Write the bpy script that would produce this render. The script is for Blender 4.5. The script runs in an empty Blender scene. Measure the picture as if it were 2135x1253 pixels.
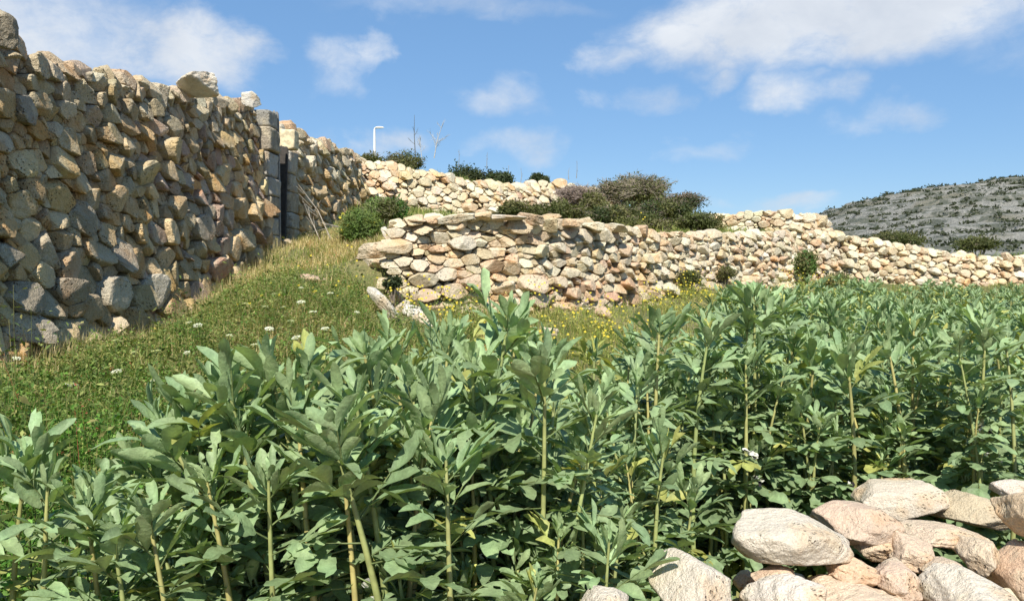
import bpy, math, numpy as np
from mathutils import Vector, Matrix

# ------------------------------------------------------------------ camera, sky, sun
CAMZ = 1.30
FPX, CX, CY, HZ = 1675.0, 1067.5, 626.5, 560.0      # focal length and horizon row, in photo pixels
PITCH = math.atan((CY - HZ) / FPX)
scene = bpy.context.scene
cam_d = bpy.data.cameras.new("camera"); cam = bpy.data.objects.new("camera", cam_d)
scene.collection.objects.link(cam); scene.camera = cam
cam.location = (0, 0, CAMZ); cam.rotation_euler = (math.pi/2 - PITCH, 0, 0)
cam_d.sensor_width = 36; cam_d.lens = 36*FPX/2135.0; cam_d.clip_start = 0.05; cam_d.clip_end = 5000

SUN = np.array([-0.045, -0.68, 0.76]); SUN /= np.linalg.norm(SUN)
sun_el = math.asin(SUN[2]); sun_az = math.atan2(SUN[0], SUN[1])      # azimuth clockwise from +Y
sun_d = bpy.data.lights.new("sun", 'SUN'); sun_d.energy = 4.6; sun_d.angle = math.radians(0.5)
sun_d.color = (1.0, 0.95, 0.86)
sun = bpy.data.objects.new("sun", sun_d); scene.collection.objects.link(sun)
sun.rotation_euler = Vector(SUN).to_track_quat('Z', 'Y').to_euler()
sun.location = (-10, -15, 30)
vs = scene.view_settings
vs.view_transform = 'Standard'; vs.look = 'None'; vs.gamma = 1.0; vs.exposure = 0.62; vs.use_curve_mapping = False

def pxdir(px, py):
    """world direction (per metre of depth y) of a photo pixel"""
    a, b = (px-CX)/FPX, (CY-py)/FPX
    c, s = math.cos(PITCH), math.sin(PITCH)
    y = c + b*s; z = -s + b*c
    return np.array([a/y, 1.0, z/y])
def P(px, py, D):
    return pxdir(px, py)*D + np.array([0, 0, CAMZ])

world = bpy.data.worlds.new("World"); scene.world = world; world.use_nodes = True
def build_world():
    nt = world.node_tree; nt.nodes.clear(); N = nt.nodes.new; L = nt.links.new
    out = N('ShaderNodeOutputWorld'); bg = N('ShaderNodeBackground'); bg.inputs[1].default_value = 0.14
    sky = N('ShaderNodeTexSky'); sky.sky_type = 'NISHITA'; sky.sun_disc = False
    sky.sun_elevation = sun_el; sky.sun_rotation = sun_az; sky.altitude = 0; sky.air_density = 1.0; sky.dust_density = 0.0; sky.ozone_density = 3.5
    hs = N('ShaderNodeHueSaturation'); hs.inputs['Saturation'].default_value = 1.04; hs.inputs['Value'].default_value = 0.74
    L(sky.outputs[0], hs.inputs['Color'])
    tc = N('ShaderNodeTexCoord'); sep = N('ShaderNodeSeparateXYZ'); L(tc.outputs['Generated'], sep.inputs[0])
    def M(op, a, b=None, c=None, clamp=False):
        n = N('ShaderNodeMath'); n.operation = op; n.use_clamp = clamp
        for i, v in enumerate((a, b, c)):
            if v is None: continue
            if isinstance(v, (int, float)): n.inputs[i].default_value = v
            else: L(v, n.inputs[i])
        return n.outputs[0]
    az = M('ARCTAN2', sep.outputs[0], sep.outputs[1]); el = M('ARCSINE', sep.outputs[2])
    def noise(scale, det, rough, dist=0.0):
        n = N('ShaderNodeTexNoise'); n.inputs['Scale'].default_value = scale; n.inputs['Detail'].default_value = det
        n.inputs['Roughness'].default_value = rough; n.inputs['Distortion'].default_value = dist
        mp = N('ShaderNodeMapping'); mp.inputs['Scale'].default_value = (1, 1, 1.6); L(tc.outputs['Generated'], mp.inputs[0]); L(mp.outputs[0], n.inputs[0]); return n
    n1 = noise(6.0, 7, 0.55, 0.2); n2 = noise(22.0, 8, 0.66, 0.3)
    s1 = N('ShaderNodeSeparateColor'); L(n1.outputs['Color'], s1.inputs[0])
    azp = M('ADD', az, M('MULTIPLY', M('SUBTRACT', s1.outputs[0], 0.5), 0.30))
    elp = M('ADD', el, M('MULTIPLY', M('SUBTRACT', s1.outputs[1], 0.5), 0.13))
    # x, y, half width, half height (photo px), strength
    clouds = [(60,60,230,110,.80),(380,115,150,65,1.0),(740,135,90,50,.62),(830,115,50,42,.6),(1060,185,100,42,.55),
              (1290,118,70,30,.55),(1590,75,250,85,1.1),(1780,25,360,100,1.15),(2080,40,150,75,.55),(1450,185,60,28,.55),
              (1640,205,110,42,.72),(1840,250,70,30,.45),(790,285,80,30,.6),(1060,300,100,34,.52),(1590,432,130,22,.62),
              (1470,310,60,25,.42),(1310,212,60,24,.42),(980,15,260,28,.4),(2150,150,80,60,.25),(640,270,60,24,.2),
              (-500,260,240,120,.8),(-1100,100,260,130,.9),(2800,200,260,110,.9),(3300,80,240,120,.8),(1000,-500,420,150,.8),(200,-900,400,160,.8)]
    tot = None
    for (x, y, w, h, k) in clouds:
        d = pxdir(x, y) if abs(x-CX) < 1800 else pxdir(x, y)
        a0 = math.atan2(d[0], d[1]); e0 = math.asin(d[2]/np.linalg.norm(d))
        sc = math.cos(a0)**1
        wa, we = w/FPX*sc*1.15, h/FPX*1.15
        u = M('DIVIDE', M('SUBTRACT', azp, a0), wa); v = M('DIVIDE', M('SUBTRACT', elp, e0), we)
        r2 = M('ADD', M('MULTIPLY', u, u), M('MULTIPLY', v, v))
        g = M('MULTIPLY', M('SUBTRACT', 1.0, M('MULTIPLY', r2, 0.75), clamp=True), k)
        tot = g if tot is None else M('MAXIMUM', tot, g)
    m = M('MULTIPLY', tot, M('ADD', 0.25, M('MULTIPLY', n2.outputs[0], 1.5)))
    mr = N('ShaderNodeMapRange'); mr.interpolation_type = 'SMOOTHSTEP'; L(m, mr.inputs[0]); mr.inputs[1].default_value = 0.05; mr.inputs[2].default_value = 1.05; mr.inputs[4].default_value = 0.86
    dens = N('ShaderNodeMapRange'); L(n1.outputs[0], dens.inputs[0]); dens.inputs[1].default_value = .35; dens.inputs[2].default_value = .65
    cc = N('ShaderNodeMix'); cc.data_type = 'RGBA'; cc.inputs[6].default_value = (3.3, 3.5, 3.8, 1); cc.inputs[7].default_value = (4.4, 4.5, 4.6, 1)
    L(dens.outputs[0], cc.inputs[0])
    mx = N('ShaderNodeMix'); mx.data_type = 'RGBA'
    L(mr.outputs[0], mx.inputs[0]); tn = N('ShaderNodeMix'); tn.data_type = 'RGBA'; tn.blend_type = 'MULTIPLY'; tn.inputs[0].default_value = 1; tn.inputs[7].default_value = (.97, 1.0, 1.0, 1); L(hs.outputs[0], tn.inputs[6]); ub = N('ShaderNodeMix'); ub.data_type = 'RGBA'; ub.inputs[0].default_value = .62; ub.inputs[7].default_value = (.80, 1.68, 3.15, 1); L(tn.outputs[2], ub.inputs[6]); L(ub.outputs[2], mx.inputs[6]); L(cc.outputs[2], mx.inputs[7])
    L(mx.outputs[2], bg.inputs[0]); L(bg.outputs[0], out.inputs[0])
build_world()

# ------------------------------------------------------------------ mesh helpers
R = np.random.default_rng(7)
def unit(v): return v/np.maximum(np.linalg.norm(v, axis=-1, keepdims=True), 1e-9)
def smooth(e0, e1, x): t = np.clip((x-e0)/(e1-e0), 0, 1); return t*t*(3-2*t)

class MB:
    """collects numpy polygons, links them as one mesh object"""
    def __init__(s): s.v=[]; s.f=[]; s.c=[]; s.n=0
    def add(s, v, f, c):
        """v (N,3); f (M,k) ; c (3,) or (N,3) colour"""
        v = np.asarray(v, float); f = np.asarray(f, np.int64)
        c = np.asarray(c, float)
        if c.ndim == 1: c = np.repeat(c[None], len(v), 0)
        s.v.append(v); s.f.append(f+s.n); s.c.append(c); s.n += len(v)
    def build(s, name, mat, parent=None, smooth_=True, origin=None):
        V = np.concatenate(s.v); C = np.concatenate(s.c)
        if origin is not None: V = V - np.asarray(origin)
        me = bpy.data.meshes.new(name)
        tot = [np.full(len(f), f.shape[1]) for f in s.f]; tot = np.concatenate(tot)
        idx = np.concatenate([f.ravel() for f in s.f])
        me.vertices.add(len(V)); me.vertices.foreach_set('co', V.astype(np.float32).ravel())
        me.loops.add(len(idx)); me.loops.foreach_set('vertex_index', idx.astype(np.int32))
        me.polygons.add(len(tot))
        st = np.concatenate([[0], np.cumsum(tot)[:-1]]).astype(np.int32)
        me.polygons.foreach_set('loop_start', st)
        me.polygons.foreach_set('use_smooth', np.full(len(tot), smooth_, bool))
        me.update(calc_edges=True)
        a = me.attributes.new('tint', 'FLOAT_COLOR', 'POINT')
        a.data.foreach_set('color', np.concatenate([C, np.ones((len(C),1))], 1).astype(np.float32).ravel())
        me.materials.append(mat)
        o = bpy.data.objects.new(name, me); scene.collection.objects.link(o)
        if parent is not None: o.parent = parent
        if origin is not None and parent is None: o.location = origin
        return o

def tag(o, label=None, cat=None, group=None, kind=None):
    if label: o['label'] = label
    if cat: o['category'] = cat
    if group: o['group'] = group
    if kind: o['kind'] = kind
    return o
def thing(name, label, cat, loc=(0,0,0), group=None, rz=0):
    o = bpy.data.objects.new(name, None); scene.collection.objects.link(o)
    o.location = tuple(float(q) for q in loc); o.rotation_euler = (0,0,rz); o.empty_display_size = .2
    return tag(o, label, cat, group)

# ------------------------------------------------------------------ materials
def mat_new(name):
    m = bpy.data.materials.new(name); m.use_nodes = True; nt = m.node_tree; nt.nodes.clear()
    return m, nt, nt.nodes.new, nt.links.new
def mathn(N, L, op, a, b=None, clamp=False):
    n = N('ShaderNodeMath'); n.operation = op; n.use_clamp = clamp
    for i, v in enumerate((a, b)):
        if v is None: continue
        if isinstance(v, (int, float)): n.inputs[i].default_value = v
        else: L(v, n.inputs[i])
    return n.outputs[0]
def noisen(N, L, co, scale, detail=4, rough=.55, dist=0.):
    n = N('ShaderNodeTexNoise'); L(co, n.inputs['Vector']); n.inputs['Scale'].default_value = scale
    n.inputs['Detail'].default_value = detail; n.inputs['Roughness'].default_value = rough; n.inputs['Distortion'].default_value = dist; return n.outputs[0]
def rampn(N, L, v, a, b, lo=0., hi=1.):
    n = N('ShaderNodeMapRange'); n.interpolation_type = 'SMOOTHSTEP'; L(v, n.inputs[0]); n.inputs[1].default_value = a; n.inputs[2].default_value = b
    n.inputs[3].default_value = lo; n.inputs[4].default_value = hi; return n.outputs[0]
def mixc(N, L, fac, a, b, mode='MIX'):
    n = N('ShaderNodeMix'); n.data_type = 'RGBA'; n.blend_type = mode
    for i, v in ((0, fac), (6, a), (7, b)):
        if isinstance(v, (int, float)): n.inputs[i].default_value = v
        elif isinstance(v, tuple): n.inputs[i].default_value = (*v, 1)
        else: L(v, n.inputs[i])
    return n.outputs[2]

def stone_mat(name, scale=1.0, pits=0.5, lichen=0.4, bump=0.012):
    m, nt, N, L = mat_new(name)
    out = N('ShaderNodeOutputMaterial'); b = N('ShaderNodeBsdfPrincipled'); L(b.outputs[0], out.inputs[0])
    b.inputs['Roughness'].default_value = 0.92; b.inputs['Specular IOR Level'].default_value = 0.2
    g = N('ShaderNodeTexCoord'); co = g.outputs['Object']
    at = N('ShaderNodeAttribute'); at.attribute_name = 'tint'
    n1 = noisen(N, L, co, 5*scale, 5, .6); n2 = noisen(N, L, co, 28*scale, 5, .65); n3 = noisen(N, L, co, 95*scale, 3, .7)
    c = mixc(N, L, mathn(N, L, 'MULTIPLY', rampn(N, L, n1, .46, .66), .6), at.outputs['Color'], (.70, .60, .42))
    warm = mixc(N, L, 1.0, at.outputs['Color'], (1.05, .80, .56), 'MULTIPLY')
    c = mixc(N, L, mathn(N, L, 'MULTIPLY', rampn(N, L, noisen(N, L, co, 3.1*scale, 4, .5), .52, .72), .8), c, warm)
    dark = mixc(N, L, 1.0, c, (.42, .40, .36), 'MULTIPLY')
    c = mixc(N, L, mathn(N, L, 'MULTIPLY', rampn(N, L, n2, .50, .72), lichen), c, dark)
    c = mixc(N, L, mathn(N, L, 'MULTIPLY', rampn(N, L, noisen(N, L, co, .9*scale, 5, .6), .50, .68), .45), c, (.36, .33, .27))
    br = N('ShaderNodeHueSaturation'); L(c, br.inputs['Color']); L(rampn(N, L, n3, .3, .7, .84, 1.16), br.inputs['Value'])
    vo = N('ShaderNodeTexVoronoi'); vo.inputs['Scale'].default_value = 34*scale; L(co, vo.inputs['Vector']); vo.inputs['Randomness'].default_value = 1
    pitmask = rampn(N, L, noisen(N, L, co, 4.3*scale, 3, .5), .50, .62)
    pit = mathn(N, L, 'MULTIPLY', mathn(N, L, 'MULTIPLY', rampn(N, L, vo.outputs['Distance'], .34, .12), pitmask), pits)
    c2 = mixc(N, L, pit, br.outputs[0], mixc(N, L, 1.0, br.outputs[0], (.5, .44, .36), 'MULTIPLY'))
    L(c2, b.inputs['Base Color'])
    h = mathn(N, L, 'ADD', mathn(N, L, 'MULTIPLY', n2, 1.0), mathn(N, L, 'MULTIPLY', n3, .35))
    h = mathn(N, L, 'SUBTRACT', h, mathn(N, L, 'MULTIPLY', pit, 1.3))
    bp = N('ShaderNodeBump'); bp.inputs['Strength'].default_value = 0.9; bp.inputs['Distance'].default_value = bump; L(h, bp.inputs['Height']); L(bp.outputs[0], b.inputs['Normal'])
    return m

def leaf_mat(name, trans=.25, rough=.5, spec=.4, back=(1.15,1.12,1.1), vary=.25, scale=20.):
    m, nt, N, L = mat_new(name)
    out = N('ShaderNodeOutputMaterial'); b = N('ShaderNodeBsdfPrincipled')
    b.inputs['Roughness'].default_value = rough; b.inputs['Specular IOR Level'].default_value = spec
    at = N('ShaderNodeAttribute'); at.attribute_name = 'tint'; ge = N('ShaderNodeNewGeometry'); tc = N('ShaderNodeTexCoord')
    c = mixc(N, L, mathn(N, L, 'MULTIPLY', ge.outputs['Backfacing'], 1.0), at.outputs['Color'], mixc(N, L, 1.0, at.outputs['Color'], back, 'MULTIPLY'))
    hs = N('ShaderNodeHueSaturation'); L(c, hs.inputs['Color']); L(rampn(N, L, noisen(N, L, tc.outputs['Object'], scale, 3), .3, .7, 1-vary, 1+vary), hs.inputs['Value'])
    L(hs.outputs[0], b.inputs['Base Color'])
    if name == 'bean_leaf':
        h2 = N('ShaderNodeHueSaturation'); L(hs.outputs[0], h2.inputs['Color']); L(rampn(N, L, noisen(N, L, tc.outputs['Object'], 140, 4, .7), .3, .7, .86, 1.12), h2.inputs['Value']); L(rampn(N, L, noisen(N, L, tc.outputs['Object'], 9, 3), .35, .7, .485, .512), h2.inputs['Hue']); hs = h2; L(hs.outputs[0], b.inputs['Base Color'])
        bp = N('ShaderNodeBump'); bp.inputs['Distance'].default_value = .004; bp.inputs['Strength'].default_value = .7; L(noisen(N, L, tc.outputs['Object'], 70, 4, .6), bp.inputs['Height']); L(bp.outputs[0], b.inputs['Normal'])
    t = N('ShaderNodeBsdfTranslucent'); L(mixc(N, L, 1.0, hs.outputs[0], (1.4, 1.5, .55), 'MULTIPLY'), t.inputs[0])
    mx = N('ShaderNodeMixShader'); mx.inputs[0].default_value = trans; L(b.outputs[0], mx.inputs[1]); L(t.outputs[0], mx.inputs[2]); L(mx.outputs[0], out.inputs[0])
    return m
def plain_mat(name, rough=.8, scale=30., vary=.2, bump=.0, metal=0.):
    m, nt, N, L = mat_new(name)
    out = N('ShaderNodeOutputMaterial'); b = N('ShaderNodeBsdfPrincipled'); L(b.outputs[0], out.inputs[0])
    b.inputs['Roughness'].default_value = rough; b.inputs['Metallic'].default_value = metal
    at = N('ShaderNodeAttribute'); at.attribute_name = 'tint'; tc = N('ShaderNodeTexCoord')
    n = noisen(N, L, tc.outputs['Object'], scale, 4)
    hs = N('ShaderNodeHueSaturation'); L(at.outputs['Color'], hs.inputs['Color']); L(rampn(N, L, n, .3, .7, 1-vary, 1+vary), hs.inputs['Value']); L(hs.outputs[0], b.inputs['Base Color'])
    if bump:
        bp = N('ShaderNodeBump'); bp.inputs['Distance'].default_value = bump; L(n, bp.inputs['Height']); L(bp.outputs[0], b.inputs['Normal'])
    return m
M_wall = stone_mat('weathered_limestone', 1.15, 1.0, .5, .045)
M_wallfar = stone_mat('terrace_limestone', .9, .5, .42, .03)
M_near = stone_mat('rubble_limestone', 2.6, .5, .16, .013)
M_core = plain_mat('rubble_fill', .95, 12, .3, .02)
M_bean = leaf_mat('bean_leaf', .20, .52, .32, (1.15,1.1,1.1), .16, 30)
M_leaf = leaf_mat('weed_leaf', .3, .6, .2)
M_grass = leaf_mat('grass_blade', .35, .75, .15)
M_stem = plain_mat('green_stem', .55, 40, .18)
M_wood = plain_mat('weathered_wood', .85, 25, .25, .004)
M_metal = plain_mat('painted_metal', .5, 5, .05)
M_petal = leaf_mat('petal', .3, .7, .2, (1,1,1), .05)

# ------------------------------------------------------------------ rocks
def ico(sub):
    t = (1+5**.5)/2
    v = [(-1,t,0),(1,t,0),(-1,-t,0),(1,-t,0),(0,-1,t),(0,1,t),(0,-1,-t),(0,1,-t),(t,0,-1),(t,0,1),(-t,0,-1),(-t,0,1)]
    f = [(0,11,5),(0,5,1),(0,1,7),(0,7,10),(0,10,11),(1,5,9),(5,11,4),(11,10,2),(10,7,6),(7,1,8),(3,9,4),(3,4,2),(3,2,6),(3,6,8),(3,8,9),(4,9,5),(2,4,11),(6,2,10),(8,6,7),(9,8,1)]
    v = [np.array(p)/np.linalg.norm(p) for p in v]
    for _ in range(sub):
        cache = {}; nf = []
        def mid(a, b):
            k = (min(a,b), max(a,b))
            if k not in cache:
                p = v[a]+v[b]; v.append(p/np.linalg.norm(p)); cache[k] = len(v)-1
            return cache[k]
        for a, b, c in f:
            x, y, z = mid(a,b), mid(b,c), mid(c,a); nf += [(a,x,z),(b,y,x),(c,z,y),(x,y,z)]
        f = nf
    return np.array(v), np.array(f)
ICO = {k: ico(k) for k in (1,2,3,4,5)}

def bumpy(p, rng, freq, octs=3):
    """cheap smooth noise, about -1..1"""
    o = np.zeros(len(p)); a = 1.; q = p.copy()
    for k in range(octs):
        for j in range(3):
            d = unit(rng.normal(size=3)); e = unit(rng.normal(size=3))
            o += a*np.sin(freq*(q@d) + rng.uniform(0,6.28) + 1.3*np.sin(freq*.7*(q@e) + rng.uniform(0,6.28)))/3
        a *= .5; freq *= 2.1
    return o
def planes_rock(Nn, Dd, dims, rng, sub=3, k=9., rough=.05, chips=6):
    """rock as a soft intersection of half spaces n.p<d in a frame scaled by dims; returns points in that frame"""
    dirs, faces = ICO[sub]
    dims = np.asarray(dims, float)
    n = Nn*dims; l = np.linalg.norm(n, axis=1); n = n/l[:,None]; d = Dd/l
    if chips:
        cn = unit(rng.normal(size=(chips,3))); cd = rng.uniform(.58, .96, chips)
        n = np.concatenate([n, cn]); d = np.concatenate([d, cd])
    d = np.maximum(d, .12)
    q = np.maximum(dirs@n.T, 0)/d
    r = (q**k).sum(1)**(-1/k)
    r = np.minimum(r, 1.6)
    p = dirs*r[:,None]
    b = bumpy(p, rng, 3.2, 3 if sub > 2 else 2)
    b = b + .8*(.5-np.abs(bumpy(p, rng, 5., 3)))
    if sub > 3: b += .35*bumpy(p, rng, 14., 3)
    p = p*(1+rough*b)[:,None]
    return p*dims, faces

def free_rock(mb, c, dims, rng, col, sub=3, rot=None, k=10, rough=.05, chips=14):
    k = max(k, 22)
    ax = np.eye(3); Nn = np.concatenate([ax, -ax]) + rng.normal(0, .16, (6,3)); Nn = unit(Nn)
    Dd = np.abs(Nn)@np.asarray(dims)*rng.uniform(.82, 1.0, 6)
    p, f = planes_rock(Nn, Dd, dims, rng, sub, k, rough, chips)
    if rot is None: rot = rotmat(rng.normal(0,.25), rng.normal(0,.25), rng.uniform(0,6.28))
    mb.add(p@rot.T + np.asarray(c), f, col)
def rotmat(a, b, c):
    return np.array((Matrix.Rotation(c,3,'Z')@Matrix.Rotation(b,3,'Y')@Matrix.Rotation(a,3,'X')))

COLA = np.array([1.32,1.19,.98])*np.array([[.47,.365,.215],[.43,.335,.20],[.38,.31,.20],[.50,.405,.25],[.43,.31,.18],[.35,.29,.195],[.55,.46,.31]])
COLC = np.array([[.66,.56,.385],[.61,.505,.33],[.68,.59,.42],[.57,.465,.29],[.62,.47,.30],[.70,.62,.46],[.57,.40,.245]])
COLR = np.array([[.60,.40,.25],[.54,.36,.23],[.60,.45,.31],[.52,.40,.27]])
def pick(pal, rng, j=.07):
    return np.clip(pal[rng.integers(len(pal))]*rng.uniform(1-j*1.6, 1+j*1.6)*(1+rng.normal(0, j*.35, 3)), .03, .8)

class Path:
    def __init__(s, pts, top, base):
        pts = np.asarray(pts, float)
        # smooth resample
        t = np.concatenate([[0], np.cumsum(np.linalg.norm(np.diff(pts, axis=0), axis=1))])
        s.t = t; s.pts = pts; s.len = t[-1]; s.top_ = np.asarray(top, float); s.base_ = np.asarray(base, float)
    def at(s, u): return np.array([np.interp(u, s.t, s.pts[:,0]), np.interp(u, s.t, s.pts[:,1])])
    def tan(s, u):
        d = s.at(min(u+.25, s.len)) - s.at(max(u-.25, 0)); return d/np.linalg.norm(d)
    def top(s, u): return np.interp(u, s.t, s.top_)
    def base(s, u): return np.interp(u, s.t, s.base_)

def wall(name, label, cat, path, size, rng, pal=COLC, mat=None, seeds=(), aniso=1.45, batter=.12, thick=.6, sub=2, group=None,
         top_rocks=1.0, gap=.010, palfn=None, topsize=None, sizefn=None, subfn=None, jut=.35, slab=.5, keep=None, core=(.16,.125,.085)):
    """dry stone wall along a path; faces the right hand side of the path direction"""
    root = thing(name, label, cat, (*path.at(path.len/2), path.base(path.len/2)), group)
    org = np.array(root.location)
    L = path.len; zt = path.top_.max(); zb = path.base_.min()-.25
    pts = []; rad = []; cols = []
    def nearok(u, v, r, A, Rr):
        if not len(A): return True
        d = np.hypot(A[:,0]-u, (A[:,1]-v)*aniso)
        return (d > (Rr + r)*.74).all()
    A = np.zeros((6000,2)); RR = np.zeros(6000); CC = np.zeros((6000,3)); n = 0
    for (u, v, r, c) in seeds:
        A[n] = (u, v); RR[n] = r; CC[n] = c if c is not None else pick(pal, rng); n += 1
    area = L*(zt-zb)
    tries = int(area/(size*size)*26)
    for q in range(tries):
        u = rng.uniform(-.05, L+.05); v = rng.uniform(zb, zt+.05)
        if v > path.top(u)+.02 or v < path.base(u)-.22: continue
        sc = sizefn(u, v) if sizefn else 1.0
        fr = q/tries
        r = size*sc*.5*(1.85 - 1.45*fr**.5)*rng.uniform(.8, 1.2)
        if nearok(u, v, r, A[:n], RR[:n]):
            A[n] = (u, v); RR[n] = r
            CC[n] = pick(palfn(u, v, rng) if palfn else pal, rng); n += 1
            if n >= 5990: break
    A = A[:n]; RR = RR[:n]; CC = CC[:n]
    mb = MB(); Q = A*np.array([1, aniso])
    for i in range(n):
        u, v = A[i]; r = RR[i]
        dd = Q - Q[i]; dist = np.hypot(dd[:,0], dd[:,1]); idx = np.argsort(dist)[1:13]; idx = idx[dist[idx] < 6*r+.3]
        dist_i = dist[idx]; nn = dd[idx]/dist_i[:,None]
        pd = (dist_i**2 + r*r - RR[idx]**2)/(2*dist_i) - gap
        ang = rng.uniform(0,6.28) + np.arange(7)*6.283/7
        nn = np.concatenate([nn, np.c_[np.cos(ang), np.sin(ang)]]); pd = np.concatenate([np.maximum(pd, r*.3), np.full(7, r*rng.uniform(1.25,1.6))])
        tilt = rng.normal(0, .10, len(nn))
        N3 = unit(np.c_[nn, tilt]); D3 = pd
        dep = r*rng.uniform(.75, 1.15)
        fn = unit(np.array([[rng.normal(0,.26), rng.normal(.08,.26), 1.], [rng.normal(0,.5), rng.normal(0,.5), 1.], [0,0,-1.]]))
        fd = np.array([dep*rng.uniform(.45,.62), dep*rng.uniform(.6,.85), dep*1.3])
        N3 = np.concatenate([N3, fn]); D3 = np.concatenate([D3, fd])
        sb = subfn(u) if subfn else sub
        p, f = planes_rock(N3, D3, (r*1.2, r*1.2, dep), rng, sb, 34., .032, 2)
        ph = rng.normal(0, .05); cph, sph = math.cos(ph), math.sin(ph)
        a = p[:,0]*cph - p[:,1]*sph; b = (p[:,0]*sph + p[:,1]*cph)/aniso; w = p[:,2] + rng.uniform(-jut, jut*.8)*r + .18*r
        T = path.tan(u); Nr = np.array([T[1], -T[0]])
        C0 = path.at(u)
        off = w - batter*(v-path.base(u)+b) - .02
        W = np.c_[C0[0] + T[0]*a + Nr[0]*off, C0[1] + T[1]*a + Nr[1]*off, v + b]
        mb.add(W, f, CC[i])
    fobj = mb.build('wall_face', mat, root, False, org)
    # solid core behind the face
    us = np.linspace(0, L, max(8, int(L/.35))); cb = MB(); rows = []
    for u in us:
        T = path.tan(u); Nr = np.array([T[1], -T[0]]); C0 = path.at(u); z0, z1 = path.base(u)-.4, path.top(u)-.06
        h = z1 - path.base(u)
        f0 = C0 - Nr*.07; f1 = C0 - Nr*(batter*h+.08); bk = C0 - Nr*thick
        rows.append([(*f0, z0), (*f1, z1), (*bk, z1-.05), (*bk, z0)])
    V = np.array(rows).reshape(-1,3); F = []
    m = len(us)
    for i in range(m-1):
        for j in range(3): F.append((i*4+j, (i+1)*4+j, (i+1)*4+j+1, i*4+j+1))
    F += [(0,1,2,3), ((m-1)*4+3,(m-1)*4+2,(m-1)*4+1,(m-1)*4)]
    cb.add(V, np.array(F), core); cb.build('rubble_core', M_core, root, False, org)
    # loose stones along the top
    if top_rocks > 0:
        tb = MB(); ts = topsize or size
        cnt = int(L*thick/(ts*ts)*1.9*top_rocks)
        for q in range(cnt):
            u = rng.uniform(0, L); o = rng.uniform(.0, thick)**1.0; s_ = ts*rng.uniform(.45, 1.0)
            T = path.tan(u); Nr = np.array([T[1], -T[0]]); C0 = path.at(u); h = path.top(u)-path.base(u)
            pos = C0 - Nr*(batter*h + o - .04)
            z = path.top(u) + rng.uniform(-.5, .14)*ts
            sc = sizefn(u, path.top(u)) if sizefn else 1
            dims = np.array([s_*.62, s_*.5, s_*rng.uniform(.2,.5)*(1-slab*.4)])*min(sc,1.3)
            pl = palfn(u, path.top(u), rng) if palfn else pal
            sb = subfn(u) if subfn else sub
            free_rock(tb, (*pos, z), dims, rng, pick(pl, rng), sb, rotmat(rng.normal(0,.22), rng.normal(0,.22), math.atan2(T[1],T[0])+rng.normal(0,.5)))
        tb.build('coping', mat, root, False, org)
    return root

# ------------------------------------------------------------------ terrain
class RBF:
    def __init__(s, pts):
        a = np.array(pts, float); s.p = a[:,:2]; z = a[:,2]; n = len(a)
        K = s.k(s.p, s.p); A = np.zeros((n+1,n+1)); A[:n,:n] = K + np.eye(n)*.01; A[:n,n] = 1; A[n,:n] = 1
        s.w = np.linalg.solve(A, np.r_[z, 0]); s.lo, s.hi = z.min(), z.max()
    def k(s, a, b): return -np.sqrt(((a[:,None]-b[None])**2).sum(-1) + .5)
    def __call__(s, x, y):
        q = np.c_[np.ravel(x), np.ravel(y)]; o = np.empty(len(q))
        for i in range(0, len(q), 50000):
            o[i:i+50000] = s.k(q[i:i+50000], s.p)@s.w[:-1] + s.w[-1]
        return np.clip(o, s.lo-.1, s.hi+.1).reshape(np.shape(x))
WX = -3.2
T0 = RBF([(0,2,-1.27),(-1.2,2,-1.25),(2,2,-1.3),(0,-1,-1.3),(-3,-1,-1.0),(3,-1,-1.3),(8,2,-1.3),(5,5,-1.25),(0,4,-1.2),(-1.5,4,-1.1),(-2.3,4.5,-.9),
 (WX,2.5,-.75),(WX,4,-.68),(WX,5.5,-.62),(WX,6.6,-.60),(WX,8,-.45),(WX,9,-.18),(WX,10,.1),(WX,11,.3),(WX,12.5,.45),(WX,14,.78),(WX,17,1.3),
 (-2.2,8.5,-.15),(-2,7,-.40),(-1.5,7.5,-.42),(-1.4,8.5,-.22),(-.9,8.5,-.42),(-2,9.5,.02),(.1,8.8,-.55),(1.5,10.6,-.58),(3.0,12.4,-.42),(5.5,15.8,-.40),(8.2,19,-.40),(11.4,20,-.49),(13.5,20.6,-.46),
 (-.5,6,-.85),(1,6.5,-.95),(2.5,8.5,-.9),(4.5,10,-1.05),(8,10,-1.1),(7,14,-.95),(12,14,-.98),(5,13,-.8),(10,18,-.72),(20,20,-.5),(20,10,-1.2),(-2.2,12,.42),(-1.6,11,.3)])
T1 = RBF([(-1,9.5,.38),(.2,10.3,.48),(1.6,12,.50),(3.5,14.3,.52),(5.4,17,.60),(7.3,20,.75),(9,21,.35),(13,22,.18),(20,23,.1),(-1.8,12,.5),(-2.5,15,1.0),(-3,17,1.3),(0,19,1.12),(2,21,1.15),(-1.4,17.4,1.1),(3.4,22.6,1.1),
 (5,22,1.1),(8,24,.8),(20,40,-.2),(30,60,.6),(60,90,1.9),(10,30,.3),(1,15,.62),(4,18,.75),(80,40,0),(0,200,2),(90,200,2)])
T2 = RBF([(-3,18,2.25),(0,21,2.1),(3,23.5,1.65),(6,26,1.2),(-8,18,2.8),(-8,30,3.7),(-6,40,4.3),(0,35,2.9),(5,32,2.0),(10,35,.6),(-12,60,6.0),(0,60,3.5),(20,60,0),(-30,40,7),(-30,80,7.5),(0,90,3),(30,90,1),(100,90,1.5),(-100,200,6),(0,300,2),(-60,0,6)])
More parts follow.
